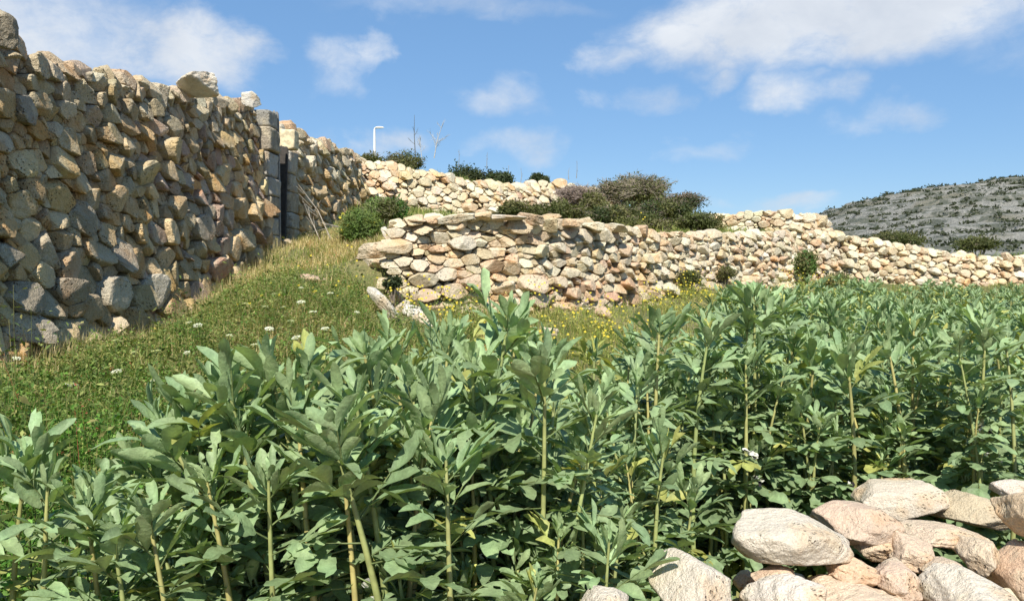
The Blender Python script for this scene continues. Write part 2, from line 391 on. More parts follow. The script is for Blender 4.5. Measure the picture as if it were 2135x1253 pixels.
ATOP = np.array([(-3,1.45),(3.5,1.45),(5.02,1.52),(5.6,1.56),(5.85,1.46),(6.18,1.52),(7.48,1.66),(9,1.86),(10.2,2.05),(11,2.14),(12.1,2.04),(13,2.12),(14.6,2.18),(17.5,2.38),(40,5)])
CL = np.array([(-1.25,8.55),(-.6,8.65),(.2,9.1),(.9,9.9),(1.6,11.0),(2.6,12.3),(3.6,13.6),(4.7,15.0),(5.6,16.0)])
DL = np.array([(6.6,18.3),(8.0,19.3),(10.,20.0),(12,20.5),(14.5,21.0),(20,22.5)])
BL = np.array([(-3.3,17.6),(-1.6,18.7),(0,20.0),(1.5,21.6),(3.1,23.2),(4.2,24.6)])
lineC_x = np.r_[-3.3,-2.2, CL[:,0], DL[:,0], 60]; lineC_y = np.r_[8.6,8.6, CL[:,1], DL[:,1], 30]
def ground(x, y, micro=True):
    x = np.asarray(x, float); y = np.asarray(y, float)
    z0 = T0(x, y); z1 = T1(x, y); z2 = T2(x, y)
    bc = np.interp(x, lineC_x, lineC_y) + .22
    w = smooth(-2.2, -1.15, x)*smooth(0, .15, y-bc)
    w = np.maximum(w, smooth(17, 17.6, y)*smooth(-.5, -1.2, x))
    z = z0*(1-w) + z1*w
    bb = np.interp(x, np.r_[-60, BL[:,0], 6, 12, 60], np.r_[16.5, BL[:,1], 25.5, 28, 40]) + .8
    wd = .2 + np.clip(x-2, 0, 60)*.9
    w2 = smooth(0, 1, (y-bb)/wd)
    z = z*(1-w2) + z2*w2
    zA = np.interp(y, ATOP[:,0], ATOP[:,1]) - .22 + .12*np.clip(WX-x, 0, 40)
    wa = smooth(-3.35, -3.5, x)*(1-smooth(17.6, 22, y))
    z = z*(1-wa) + zA*wa
    far = smooth(90, 200, np.hypot(x, y)); z = z*(1-far) + far*.5
    if micro:
        near = np.exp(-np.hypot(x, y)/60)
        z = z + near*(.035*np.sin(x*2.1+1.3*np.sin(y*1.7)) + .03*np.sin(y*2.6+1.1*np.sin(x*2.9)) + .012*np.sin(x*9+2*np.sin(y*7))*np.cos(y*8))
    return z + CAMZ
def gz(x, y): return float(ground(np.array([x]), np.array([y]))[0])

def find_depth(px, py, h=0., dmin=2., dmax=80.):
    Ds = np.concatenate([np.arange(dmin, 25, .04), np.arange(25, dmax, .3)]); d = pxdir(px, py)
    zz = d[2]*Ds + CAMZ - ground(d[0]*Ds, Ds) - h
    k = np.nonzero(zz <= 0)[0]
    return float(Ds[k[0]]) if len(k) else float(dmax)
def build_ground():
    def axis(lo, hi, step, far, g=1.12):
        a = list(np.arange(lo, hi, step)); s = step
        while a[-1] < far: s *= g; a.append(a[-1]+s)
        s = step; b = [lo]
        while b[-1] > -far: s *= g; b.append(b[-1]-s)
        return np.array(sorted(set(b[1:] + a)))
    xs = axis(-4.2, 15, .11, 1500); ys = axis(-1, 25, .11, 1800)
    X, Y = np.meshgrid(xs, ys, indexing='ij'); Z = ground(X, Y)
    nx, ny = X.shape; V = np.c_[X.ravel(), Y.ravel(), Z.ravel()]
    i = np.arange(nx-1)[:,None]*ny + np.arange(ny-1)[None]; i = i.ravel()
    F = np.c_[i, i+ny, i+ny+1, i+1]
    m, nt, N, L = mat_new('soil_and_turf')
    out = N('ShaderNodeOutputMaterial'); b = N('ShaderNodeBsdfPrincipled'); L(b.outputs[0], out.inputs[0]); b.inputs['Roughness'].default_value = .95
    tc = N('ShaderNodeTexCoord'); co = tc.outputs['Object']
    at = N('ShaderNodeAttribute'); at.attribute_name = 'tint'
    n1 = noisen(N, L, co, 1.3, 6, .6); n2 = noisen(N, L, co, 9, 5, .65); n3 = noisen(N, L, co, 60, 3, .7)
    sp = N('ShaderNodeSeparateColor'); L(at.outputs['Color'], sp.inputs[0])
    soil = mixc(N, L, rampn(N, L, n2, .3, .7), (.20,.095,.05), (.34,.20,.12))
    turf = mixc(N, L, rampn(N, L, n1, .35, .65), (.115,.125,.04), (.23,.19,.09))
    turf = mixc(N, L, rampn(N, L, n2, .45, .7), turf, (.08,.10,.03))
    c = mixc(N, L, sp.outputs[0], soil, turf)
    hs = N('ShaderNodeHueSaturation'); L(c, hs.inputs['Color']); L(rampn(N, L, n3, .3, .7, .7, 1.3), hs.inputs['Value']); L(hs.outputs[0], b.inputs['Base Color'])
    bp = N('ShaderNodeBump'); bp.inputs['Distance'].default_value = .05; L(n2, bp.inputs['Height']); L(bp.outputs[0], b.inputs['Normal'])
    bean = infield(X.ravel(), Y.ravel())
    mb = MB(); mb.add(V, F, np.c_[1-.9*bean, bean, bean]); o = mb.build('ground', m); o['kind'] = 'structure'
    return o
# bean field outline: x greater than a left edge that moves right with distance
def infield(x, y):
    xl = np.interp(y, [-1,1.2,2.0,2.6,3.4,4.5,6,9,14,17.5], [-1.0,-.95,-.9,-.75,-.4,.75,1.5,2.7,5.2,8.5])
    yb = np.interp(x, [0,2,5,8,12,20], [3.8,7.5,12.2,14.6,15.4,16])
    return smooth(-.1, .15, x-xl)*smooth(.1, -.2, y-yb)
build_ground()

# ------------------------------------------------------------------ the big wall on the left
def aU(px): return -WX*FPX/(CX-px)       # depth of a photo column on the face x = WX
def seedsA(lst, y0):
    out = []
    for (px, py, rw, c) in lst:
        D = aU(px); p = P(px, py, D); r = rw/FPX*D*1.05
        out.append((D-y0, p[2], r*1.15, c))     # along-wall foreshortening is handled by the real geometry
    return out
hA = [(30,462,36,None),(120,520,44,(.45,.35,.235)),(200,515,22,None),(257,533,38,(.46,.36,.25)),(322,512,24,None),(378,522,27,None),(328,556,24,None),(384,563,26,None),
 (425,553,18,None),(28,537,32,(.36,.31,.23)),(50,620,40,(.38,.32,.23)),(143,607,34,(.42,.32,.21)),(232,613,40,(.64,.55,.40)),(320,610,38,(.62,.55,.43)),(45,682,40,(.50,.42,.31)),
 (152,688,32,(.40,.34,.21)),(97,680,20,None),(382,602,20,None),(192,455,38,(.38,.33,.24)),(124,458,19,None),(284,465,22,None),(246,440,17,None),(75,425,34,None),
 (20,400,30,None),(55,295,26,(.55,.48,.36)),(100,230,34,(.38,.34,.27)),(15,215,22,(.52,.48,.40)),(165,270,18,(.58,.5,.36)),(145,310,22,None),(30,145,30,None),(75,165,28,None),(130,335,26,None),(65,385,24,None),
 (230,620+70,34,None),(330,680,28,None),(200,740,30,None),(90,745,34,None),(420,640,20,None)]
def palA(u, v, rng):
    # pinkish in the middle, sunlight on the top courses painted in as paler stone
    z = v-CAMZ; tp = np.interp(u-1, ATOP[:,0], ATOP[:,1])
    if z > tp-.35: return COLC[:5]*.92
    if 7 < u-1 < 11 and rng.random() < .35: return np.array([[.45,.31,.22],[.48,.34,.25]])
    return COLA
yA0 = -1.0
pathA = Path([(WX, yA0),(WX,5),(WX,8),(WX,10.55)], np.interp([-1,5,8,10.55], ATOP[:,0], ATOP[:,1])+CAMZ, [0,0,0,0])
ysA = np.linspace(yA0, 10.6, 40)
pathA = Path([(WX+.0*y, y) for y in ysA], np.interp(ysA, ATOP[:,0], ATOP[:,1])+CAMZ, np.array([gz(WX+.15, y) for y in ysA]))
def palA1(u, v, rng): return palA(u+yA0+1, v, rng)
def szA(u, v):
    h = v-CAMZ
    return float(np.interp(h, [-.7,-.1,.9,1.7], [1.5,1.3,1.0,.85]))
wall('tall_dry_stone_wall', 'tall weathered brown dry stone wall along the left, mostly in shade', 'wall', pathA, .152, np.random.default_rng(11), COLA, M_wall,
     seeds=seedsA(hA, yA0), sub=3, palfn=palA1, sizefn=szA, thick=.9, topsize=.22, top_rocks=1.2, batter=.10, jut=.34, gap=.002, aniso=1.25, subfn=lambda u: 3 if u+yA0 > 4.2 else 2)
ysA2 = np.linspace(12.15, 17.6, 20)
pathA2 = Path([(WX, y) for y in ysA2], np.interp(ysA2, ATOP[:,0], ATOP[:,1])+CAMZ, np.array([gz(WX+.15, y) for y in ysA2]))
wall('tall_dry_stone_wall', 'shorter stretch of tall dry stone wall beyond the narrow gateway', 'wall', pathA2, .17, np.random.default_rng(12), COLA, M_wall,
     sub=2, palfn=lambda u,v,r: COLC if v > np.interp(u, pathA2.t, pathA2.top_)-.5 else (COLA*1.02), thick=1.0, topsize=.30, top_rocks=1.3, batter=.14, jut=.4, gap=.004, aniso=1.3)

def block(mb, lo, hi, rng, col, j=.012):
    """slightly irregular squared block with softened edges"""
    lo, hi = np.asarray(lo, float), np.asarray(hi, float); c = (lo+hi)/2; d = (hi-lo)/2
    ax = np.eye(3); Nn = unit(np.concatenate([ax,-ax]) + rng.normal(0,.02,(6,3)))
    Dd = np.abs(Nn)@(d*.985)
    n = Nn*d; l = np.linalg.norm(n,axis=1); n/=l[:,None]; dd = (np.r_[d,d])*.985/ l
    n = unit(n); dirs, f = ICO[4]
    q = np.maximum(dirs@n.T, 0)/dd; r = (q**16).sum(1)**(-1/16)
    p = dirs*r[:,None]; p = p*(1+.035*bumpy(p, rng, 4, 3))[:,None]
    mb.add(p*d + c, f, col)

def gateway():
    rng = np.random.default_rng(5)
    t = thing('stone_gateway', 'narrow gateway of squared blocks breaking the tall wall, with grey post between', 'gateway', (WX, 11.3, gz(WX,11.3)))
    org = np.array(t.location)
    for (y0, y1, zt, cols) in ((10.62, 11.05, 2.10, [(.40,.38,.33),(.46,.45,.41),(.34,.29,.22)]), (11.62, 12.1, 1.72, [(.38,.33,.25),(.42,.39,.33),(.36,.31,.23)])):
        z = gz(WX+.1, y0)-.1; mb = MB(); zt += CAMZ; k = 0
        while z < zt-.05:
            h = min(rng.uniform(.22,.34), zt-z); 
            block(mb, (WX-.45, y0+rng.uniform(-.02,.02), z+.004), (WX+.02+rng.uniform(-.015,.03), y1+rng.uniform(-.02,.02), z+h-.004), rng, np.array(cols[k%3])*rng.uniform(.9,1.1))
            z += h; k += 1
        mb.build('jamb', M_wall, t, True, org)
    mb = MB(); block(mb, (WX-.30, 11.72, CAMZ+1.73), (WX+.05, 11.98, CAMZ+2.02), rng, (.62,.52,.33)); mb.build('cap_block', M_core, t, True, org)
    # dark boards set back in the slot, put in to paint its shade
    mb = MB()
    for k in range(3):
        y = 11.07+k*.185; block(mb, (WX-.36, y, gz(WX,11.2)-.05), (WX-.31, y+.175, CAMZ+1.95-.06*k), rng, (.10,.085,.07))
    mb.build('shade_boards', M_wood, t, True, org)
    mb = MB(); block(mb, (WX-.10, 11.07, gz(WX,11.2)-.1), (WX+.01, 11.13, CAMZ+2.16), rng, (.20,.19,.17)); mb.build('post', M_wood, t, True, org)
    mb = MB()  # dark boards added over the far jamb's lit face as painted recess shade
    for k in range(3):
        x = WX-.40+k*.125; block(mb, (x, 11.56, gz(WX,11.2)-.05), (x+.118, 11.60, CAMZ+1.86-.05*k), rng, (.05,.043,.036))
    mb.build('shade_boards', M_wood, t, True, org)
gateway()
# lone blocks lying on the tall wall
def loose(px, py, D, w, h, depth, col, label, rng, name='loose_stone', cat='stone', tilt=0., yaw=0., sub=4, mat=None, group=None, rough=.05, pitch=0.):
    c = P(px, py, D); s = D/FPX
    mb = MB(); free_rock(mb, (0,0,0), (w/2*s*1.12, depth/2, h/2*s*1.12), rng, col, sub, rotmat(pitch, tilt, yaw), 11, rough, 9)
    o = mb.build(name, mat or M_near, None, False); o.location = c; tag(o, label, cat, group); return o
r9 = np.random.default_rng(9)
loose(402, 181, 8.3, 80, 38, .40, (.78,.70,.57), 'large pale squarish block sitting highest on top of the tall wall', r9, tilt=-.22, yaw=-.5)
loose(527, 212, 9.9, 36, 28, .2, (.68,.63,.54), 'small rounded white stone on the tall wall near the gateway', r9)
loose(-16, 55, 5.1, 52, 80, .22, (.36,.30,.21), 'dark stone standing highest at the very left end of the tall wall', r9, mat=M_wall)

# ------------------------------------------------------------------ terrace walls
def pathOf(L_, top_px, base_px=None, ext=0):
    """top/base heights given as list of (px, py) rows, sampled at each path vertex"""
    L_ = np.asarray(L_, float)
    # densify
    t = np.linspace(0, len(L_)-1, (len(L_)-1)*6+1); X = np.interp(t, np.arange(len(L_)), L_[:,0]); Y = np.interp(t, np.arange(len(L_)), L_[:,1])
    pxs = CX + X/Y*FPX
    tp = np.array(top_px, float); tz = np.array([P(px, np.interp(px, tp[:,0], tp[:,1]), y)[2] for px, y in zip(pxs, Y)])
    bz = np.array([gz(x + .1, y - .35) for x, y in zip(X, Y)])
    return Path(np.c_[X, Y], tz, bz)
pathC = pathOf(CL, [(780,474),(820,472),(860,464),(1000,457),(1130,459),(1200,467),(1260,470),(1330,482),(1400,492),(1500,494),(1650,492)])
def seedsC(lst):
    out = []; pxs = CX + pathC.pts[:,0]/pathC.pts[:,1]*FPX
    for (px, py, r, c) in lst:
        u = np.interp(px, pxs, pathC.t); y = pathC.at(u)[1]; p = P(px, py, y)
        out.append((u, p[2], r/FPX*y*1.05, c))
    return out
RD = (.56,.37,.23); CR = (.64,.55,.41)
hC = [(826,486,22,CR),(837,546,21,CR),(875,553,21,CR),(934,572,24,CR),(990,590,30,(.60,.44,.30)),(1050,600,27,CR),(1110,590,34,(.6,.46,.32)),(1172,587,23,(.6,.45,.31)),(1118,627,28,(.58,.44,.31)),
 (1010,631,26,(.58,.46,.32)),(1000,489,18,(.62,.47,.34)),(1238,525,18,CR),(1268,550,16,(.6,.42,.29)),(1240,556,16,CR),(1310,592,26,RD),(1030,556,26,RD),(1180,550,20,CR),(1295,520,18,(.6,.44,.3)),(1320,625,22,RD),
 (1060,630,22,None),(1200,632,22,(.6,.45,.32)),(1215,602,16,RD),(885,500,17,None),(912,520,17,None),(960,530,18,None),(1030,495,18,None),(1100,500,17,None),(1175,515,20,CR),(780,550,17,CR)]
def palC(u, v, rng):
    h = v - np.interp(u, pathC.t, pathC.base_)
    if h < .42 and rng.random() < .6 and 1.2 < u < 6.5: return COLR
    return COLC
wall('dry_stone_terrace_wall', 'sunlit dry stone terrace wall in the middle, with flat slabs along its top', 'wall', pathC, .158, np.random.default_rng(21), COLC, M_wallfar,
     seeds=seedsC(hC), sub=3, palfn=palC, thick=.5, topsize=.18, top_rocks=1.3, batter=.16, jut=.38, gap=.006, aniso=1.85, slab=1.0, subfn=lambda u: 3 if u < 4.5 else 2)
pathD = pathOf(DL, [(1650,462),(1690,486),(1720,488),(1800,500),(1850,508),(1920,520),(2000,534),(2060,541),(2127,538),(2300,540)])
wall('dry_stone_field_wall', 'long low sunlit rubble wall behind the bean field on the right', 'wall', pathD, .17, np.random.default_rng(22), COLC, M_wallfar, sub=2, thick=.6, topsize=.25,
     top_rocks=1.2, batter=.22, jut=.6, gap=.012, aniso=1.5)
# return of wall C at its corner, towards wall D
EL = [(5.6,16.0),(6.0,17.0),(6.6,18.3)]
pathE = pathOf(EL, [(1600,492),(1670,492),(1720,489)])
wall('dry_stone_wall_return', 'short return of the terrace wall at its right corner, beside a weedy gap', 'wall', pathE, .17, np.random.default_rng(23), COLC, M_wallfar, sub=2, thick=.6, topsize=.3, top_rocks=1.2, batter=.2, jut=.5, aniso=1.5)
# raised round mound / tower of rubble behind wall C
FL = [(4.6,20.6),(5.6,20.0),(6.6,19.7),(7.5,19.9),(8.1,20.5),(8.5,21.6)]
pathF = pathOf(FL, [(1400,470),(1480,452),(1540,449),(1600,446),(1680,449),(1720,456),(1735,462)])
pathF.base_[:] = np.minimum(pathF.base_, CAMZ+.45)
wall('rubble_mound_wall', 'rounded sunlit rubble wall rising above the corner, in front of the grey hill', 'wall', pathF, .17, np.random.default_rng(24), COLC, M_wallfar, sub=2, thick=1.2, topsize=.26, top_rocks=1.3, batter=.18, jut=.5, aniso=1.5)
pathB = pathOf(BL, [(740,322),(800,336),(860,348),(950,362),(1000,378),(1060,388),(1150,392),(1280,425),(1330,440)])
wall('hillside_rubble_wall', 'upper sunlit rubble wall climbing the slope behind the tall wall end', 'wall', pathB, .165, np.random.default_rng(25), COLC, M_wallfar, sub=2, thick=1.1, topsize=.28, top_rocks=1.1, batter=.5, jut=.8, aniso=1.35)
GL = [(.6,27),(2.2,27.3),(3.6,27.6)]
pathG = pathOf(GL, [(1080,388),(1150,385),(1285,402)]); pathG.base_[:] = pathG.top_-.9
wall('hillside_rubble_wall', 'small squared ruined wall on the skyline between dark trees and bush', 'wall', pathG, .26, np.random.default_rng(26), COLC*.9, M_wallfar, sub=2, thick=.8, topsize=.4, top_rocks=.8, batter=.1, aniso=1.5)

# flat coping slabs of the middle wall: parts of it
rc = np.random.default_rng(31)
wc = [o for o in scene.objects if o.name == 'dry_stone_terrace_wall'][0]
pxsC = CX + pathC.pts[:,0]/pathC.pts[:,1]*FPX
for (px, py, w, h, tl) in [(862,459,44,11,-.2),(905,455,42,11,-.15),(952,455,66,14,-.12),(1001,449,34,18,.05),(1056,453,74,9,.03),(1108,456,42,16,.2),(1146,470,24,24,.1),(1150,449,28,11,-.45),(1190,462,40,14,.1),(1235,470,44,13,.1),(1290,474,40,13,.1)]:
    u = np.interp(px, pxsC, pathC.t); y = pathC.at(u)[1]+.13; c = P(px, py+3, y); s = y/FPX
    T = pathC.tan(u)
    mb = MB(); free_rock(mb, (0,0,0), (w/2*s*1.15, .13, h/2*s*1.05), rc, pick(COLC, rc), 4, rotmat(rc.normal(0,.05), tl, math.atan2(T[1],T[0])*.6), 12, .04, 6)
    o = mb.build('coping_slab', M_wallfar, wc); o.location = c - np.array(wc.location)

# ------------------------------------------------------------------ loose stones lying about
CLEAR = []
def clearof(x, y):
    k = np.ones(len(x), bool)
    for (a, b, w) in CLEAR: k &= ~((np.abs(x - a*y/b) < w) & (y < b+.1) & (y > b-.55))
    return k
def onground(px, py, D, w, h, depth, col, label, seed, **k):
    D = find_depth(px, py + h*.45, 0., 2.2); q_ = P(px, py, D); CLEAR.append((q_[0], q_[1], w/2/FPX*D+.06))
    return loose(px, py, D, w, h, depth, col, label, np.random.default_rng(seed), mat=M_wallfar, **k)
onground(783,527,8.35,76,26,.28,(.60,.50,.36),'long flat buff stone jutting out at the left end of middle wall',1)
onground(796,628,7.9,24,78,.13,(.68,.62,.52),'slender white stone slab leaning at the left foot of the middle wall',2,tilt=-.62)
onground(815,606,8.0,16,70,.10,(.36,.24,.16),'narrow brown slab leaning beside the slender white slab',3,tilt=-.62)
onground(868,622,7.7,34,32,.2,(.64,.53,.40),'squarish cream stone among yellow flowers below the middle wall',4)
onground(960,618,7.6,40,30,.2,(.70,.65,.57),'white block lying against the foot of middle wall',5)
onground(882,655,7.3,74,26,.2,(.70,.64,.55),'flat white stone just behind the bean tops, below the middle wall',6,tilt=.5)
onground(806,494,8.5,12,34,.12,(.68,.62,.5),'thin pale slab leaning on the left edge of the middle wall',7,tilt=-.45)
onground(648,582,8.3,40,18,.16,(.58,.40,.30),'pinkish stone lying alone in dry grass on the path',8)
onground(782,548,8.3,38,30,.25,(.66,.58,.44),'cream boulder below the long flat stone at wall end',9)
onground(1700,628,10.5,36,30,.2,(.60,.46,.38),'pinkish stone between bean tops at the right of the field',10)
onground(1240,893,3.0,62,30,.10,(.42,.21,.14),'reddish stone glimpsed on the soil between bean stems',11)
onground(600,508,11.6,22,12,.14,(.45,.35,.24),'small stone lying at the foot of the gateway',12)

onground(838,640,7.4,26,20,.14,(.66,.58,.45),'small cream stone spilled between the slabs and yellow flowers',13)
onground(905,633,7.6,28,18,.14,(.64,.54,.40),'small buff stone spilled beside the flat white stone',14)
onground(1262,655,8.4,30,20,.16,(.60,.42,.29),'reddish stone spilled below the red part of the middle wall',15)
onground(1150,690,7.4,34,16,.16,(.66,.56,.42),'low buff stone in weeds right of the middle crown',16)
# foreground rubble at lower right: traced convex outlines given real depth
def outline_rock(poly, D, thick, col, label, seed, yaw=0., k=26., rough=.05, mat=None, chips=16, sub=5):
    rng = np.random.default_rng(seed); s = D/FPX
    pts = np.array([P(x, y, D)[[0,2]] for x, y in poly]); c = pts.mean(0)
    q = pts - c; n = len(q); NN = []; DD = []
    area = sum(q[i,0]*q[(i+1)%n,1]-q[(i+1)%n,0]*q[i,1] for i in range(n))
    if area < 0: q = q[::-1]
    for i in range(n):
        e = q[(i+1)%n]-q[i]; nn = np.array([e[1], -e[0]])/np.linalg.norm(e); NN.append([nn[0], rng.normal(-.12,.15), nn[1]]); DD.append(nn@q[i])
    NN = np.array(NN); DD = np.array(DD)
    ext = np.abs(q).max(0); dims = np.array([ext[0], thick/2, ext[1]])
    fr = np.array([[rng.normal(0,.2), -1, rng.uniform(.3,.8)], [rng.normal(0,.4), -1, rng.uniform(-.5,0)], [0,1,.15]])
    NN = unit(np.concatenate([NN, fr])); DD = np.concatenate([DD, [thick*.46, thick*.46, thick*.5]])
    p, f = planes_rock(NN, DD, dims, rng, sub, k, rough, chips)
    mb = MB(); mb.add(p, f, np.clip(np.asarray(col)*(1+.0*p[:,:1]), 0, 1)); o = mb.build('rubble_stone', mat or M_near)
    o.location = (c[0], D, c[1]); tag(o, label, 'stone', 'rubble stones heaped in the foreground'); return o
W1=(.70,.615,.49); PK=(.66,.49,.36); OR_=(.66,.46,.31); CRM=(.69,.54,.39)
outline_rock([(1508,1085),(1540,1055),(1580,1048),(1680,1078),(1755,1120),(1770,1150),(1700,1185),(1640,1188),(1525,1172),(1505,1130)], 1.78, .22, W1, 'largest pale rounded boulder at the left of the foreground rubble', 41)
outline_rock([(1688,1072),(1740,1052),(1800,1030),(1860,1050),(1882,1085),(1860,1120),(1790,1145),(1740,1130),(1690,1095)], 1.98, .22, PK, 'pinkish slab right behind the largest pale boulder', 42)
outline_rock([(1775,1035),(1830,1015),(1900,1012),(1965,1018),(1968,1040),(1935,1078),(1890,1088),(1830,1070)], 2.32, .22, (.66,.57,.45), 'wedge shaped pale slab at the back of the foreground rubble', 43)
outline_rock([(1350,1253),(1390,1205),(1440,1160),(1480,1152),(1520,1175),(1528,1220),(1520,1300),(1400,1330),(1340,1300)], 1.52, .24, W1, 'smooth pale boulder at the bottom edge, left of the rubble gap', 44)
outline_rock([(1205,1250),(1240,1228),(1285,1226),(1305,1250),(1300,1300),(1220,1300)], 1.42, .16, W1, 'low pale stone poking up at bottom edge under the beans', 45)
outline_rock([(1880,1108),(1915,1088),(1990,1092),(2040,1100),(2050,1125),(2000,1140),(1930,1138),(1890,1130)], 1.95, .18, CRM, 'flattish cream stone with a knobbly top in the rubble', 46, rough=.09, chips=12)
outline_rock([(2000,1140),(2050,1112),(2088,1130),(2084,1165),(2040,1192),(2005,1180)], 1.86, .15, (.66,.53,.38), 'buff corner stone right of the flattish cream stone', 57, rough=.08, chips=12)
outline_rock([(1850,1150),(1885,1128),(1935,1140),(1955,1175),(1915,1200),(1862,1190)], 1.84, .15, (.66,.50,.36), 'peach coloured angular fragment below the flattish cream stone', 58, rough=.09, chips=14)
outline_rock([(1775,1150),(1800,1118),(1850,1108),(1870,1135),(1840,1165),(1790,1172)], 1.92, .14, (.68,.54,.39), 'small peach wedge between the pinkish slab and the cream stone', 59, rough=.08, chips=14)
outline_rock([(1935,1205),(1950,1170),(1995,1160),(2020,1185),(1985,1215)], 1.76, .12, (.64,.50,.36), 'small buff fragment above the domed stone', 60, rough=.08, chips=14)
outline_rock([(1965,1090),(1980,1062),(2030,1040),(2080,1035),(2110,1060),(2080,1100),(2010,1105)], 2.25, .2, (.56,.46,.31), 'small buff stone behind the broad cream block', 47)
outline_rock([(2105,1075),(2120,1035),(2170,1012),(2260,1010),(2290,1080),(2230,1150),(2160,1150),(2120,1110)], 1.88, .22, (.62,.47,.31), 'tall tan stone cut by the right edge of the photo', 48)
outline_rock([(1575,1245),(1600,1210),(1655,1190),(1715,1200),(1735,1235),(1730,1320),(1600,1330),(1570,1290)], 1.62, .20, (.74,.65,.54), 'white crusted stone at bottom edge below the largest boulder', 49, rough=.09, chips=12)
outline_rock([(1715,1195),(1750,1160),(1800,1158),(1822,1190),(1800,1225),(1740,1228)], 1.76, .16, OR_, 'orange knobbly stone in the centre of the rubble', 50, rough=.11, chips=14)
outline_rock([(1810,1215),(1825,1175),(1880,1180),(1915,1200),(1905,1240),(1850,1250)], 1.72, .15, PK, 'salmon coloured lump between the orange and the domed stones', 51, rough=.10, chips=14)
outline_rock([(1560,1215),(1590,1192),(1640,1180),(1660,1198),(1610,1222)], 1.72, .12, (.66,.48,.34), 'orange sliver directly under the largest boulder', 61, rough=.08, chips=12)
outline_rock([(1945,1253),(1965,1215),(2010,1193),(2065,1200),(2105,1235),(2110,1330),(1960,1330)], 1.68, .28, W1, 'domed whitish stone at the bottom right corner', 52)
outline_rock([(2070,1190),(2085,1155),(2150,1140),(2200,1160),(2200,1300),(2110,1300)], 1.85, .25, OR_, 'deep orange stone beneath the tall tan one', 53)
outline_rock([(1525,1205),(1545,1190),(1575,1200),(1572,1228),(1540,1238)], 1.88, .10, (.62,.42,.29), 'tiny orange stone wedged under the largest boulder', 54, sub=4)
outline_rock([(2075,1010),(2100,1002),(2140,1000),(2160,1030),(2110,1040),(2080,1035)], 2.3, .15, (.70,.6,.5), 'small whitish stone resting at the upper right of the rubble', 55, sub=4)
outline_rock([(1690,1290),(1720,1240),(1800,1230),(1880,1245),(1950,1290),(1900,1360),(1720,1360)], 1.66, .25, CRM, 'cream stone along the bottom edge between white crusted and domed ones', 56, rough=.08)
# the heap those stones lie on
def heap():
    rng = np.random.default_rng(60); t = thing('rubble_heap', 'heap of small orange and buff stones under the foreground boulders', 'rubble heap', (1.0, 2.0, gz(1.0, 2.0)))
    org = np.array(t.location); mb = MB()
    for i in range(900):
        x = rng.uniform(.35, 2.3); y = rng.uniform(1.35, 2.5)
        top = (P(1700,1215,1.9)[2] - .02) - .9*abs(y-1.85)**1.3 - .9*max(0, .65-x)
        z = rng.uniform(0.05, 1.0)**.45*(top+.03)
        s = rng.uniform(.02,.075); free_rock(mb, (x, y, z+.02), (s, s*.8, s*.6), rng, pick(np.r_[COLR, COLC], rng), 3, rotmat(rng.normal(0,.5), rng.normal(0,.5), rng.uniform(0,6)), 12)
    mb.build('rubble', M_near, t, True, org)
heap()

# ------------------------------------------------------------------ tubes, leaves
def tubes(mb, P0, P1, r0, r1, col, sides=4):
    P0=np.atleast_2d(P0); P1=np.atleast_2d(P1); n=len(P0); d=unit(P1-P0)
    ref=np.where(np.abs(d[:,2:3])>.9, np.array([[1.,0,0]]), np.array([[0,0,1.]])); a=unit(np.cross(d,ref)); b=np.cross(d,a)
    th=np.arange(sides)*2*math.pi/sides; r0=np.broadcast_to(r0,(n,)); r1=np.broadcast_to(r1,(n,))
    ring=(a[:,None]*np.cos(th)[None,:,None]+b[:,None]*np.sin(th)[None,:,None])
    V=np.concatenate([P0[:,None]+ring*r0[:,None,None], P1[:,None]+ring*r1[:,None,None]],1).reshape(-1,3)
    k=np.arange(sides); f=np.c_[k,(k+1)%sides,(k+1)%sides+sides,k+sides]
    F=(f[None]+(np.arange(n)*2*sides)[:,None,None]).reshape(-1,4)
    c=np.asarray(col,float); c=np.repeat(c[None] if c.ndim==1 else c, 2*sides*n if c.ndim==1 else 2*sides, 0)
    mb.add(V,F,c)
def curve_tube(mb, pts, rad, col, sides=6):
    pts=np.asarray(pts,float); m=len(pts); rad=np.broadcast_to(rad,(m,)); d=unit(np.gradient(pts,axis=0)); a=unit(np.cross(d,[.31,.95,.05])); b=np.cross(d,a)
    th=np.arange(sides)*2*math.pi/sides
    V=(pts[:,None]+(a[:,None]*np.cos(th)[None,:,None]+b[:,None]*np.sin(th)[None,:,None])*rad[:,None,None]).reshape(-1,3)
    F=[]
    for i in range(m-1):
        for j in range(sides): F.append((i*sides+j, i*sides+(j+1)%sides,(i+1)*sides+(j+1)%sides,(i+1)*sides+j))
    mb.add(V,np.array(F),col)
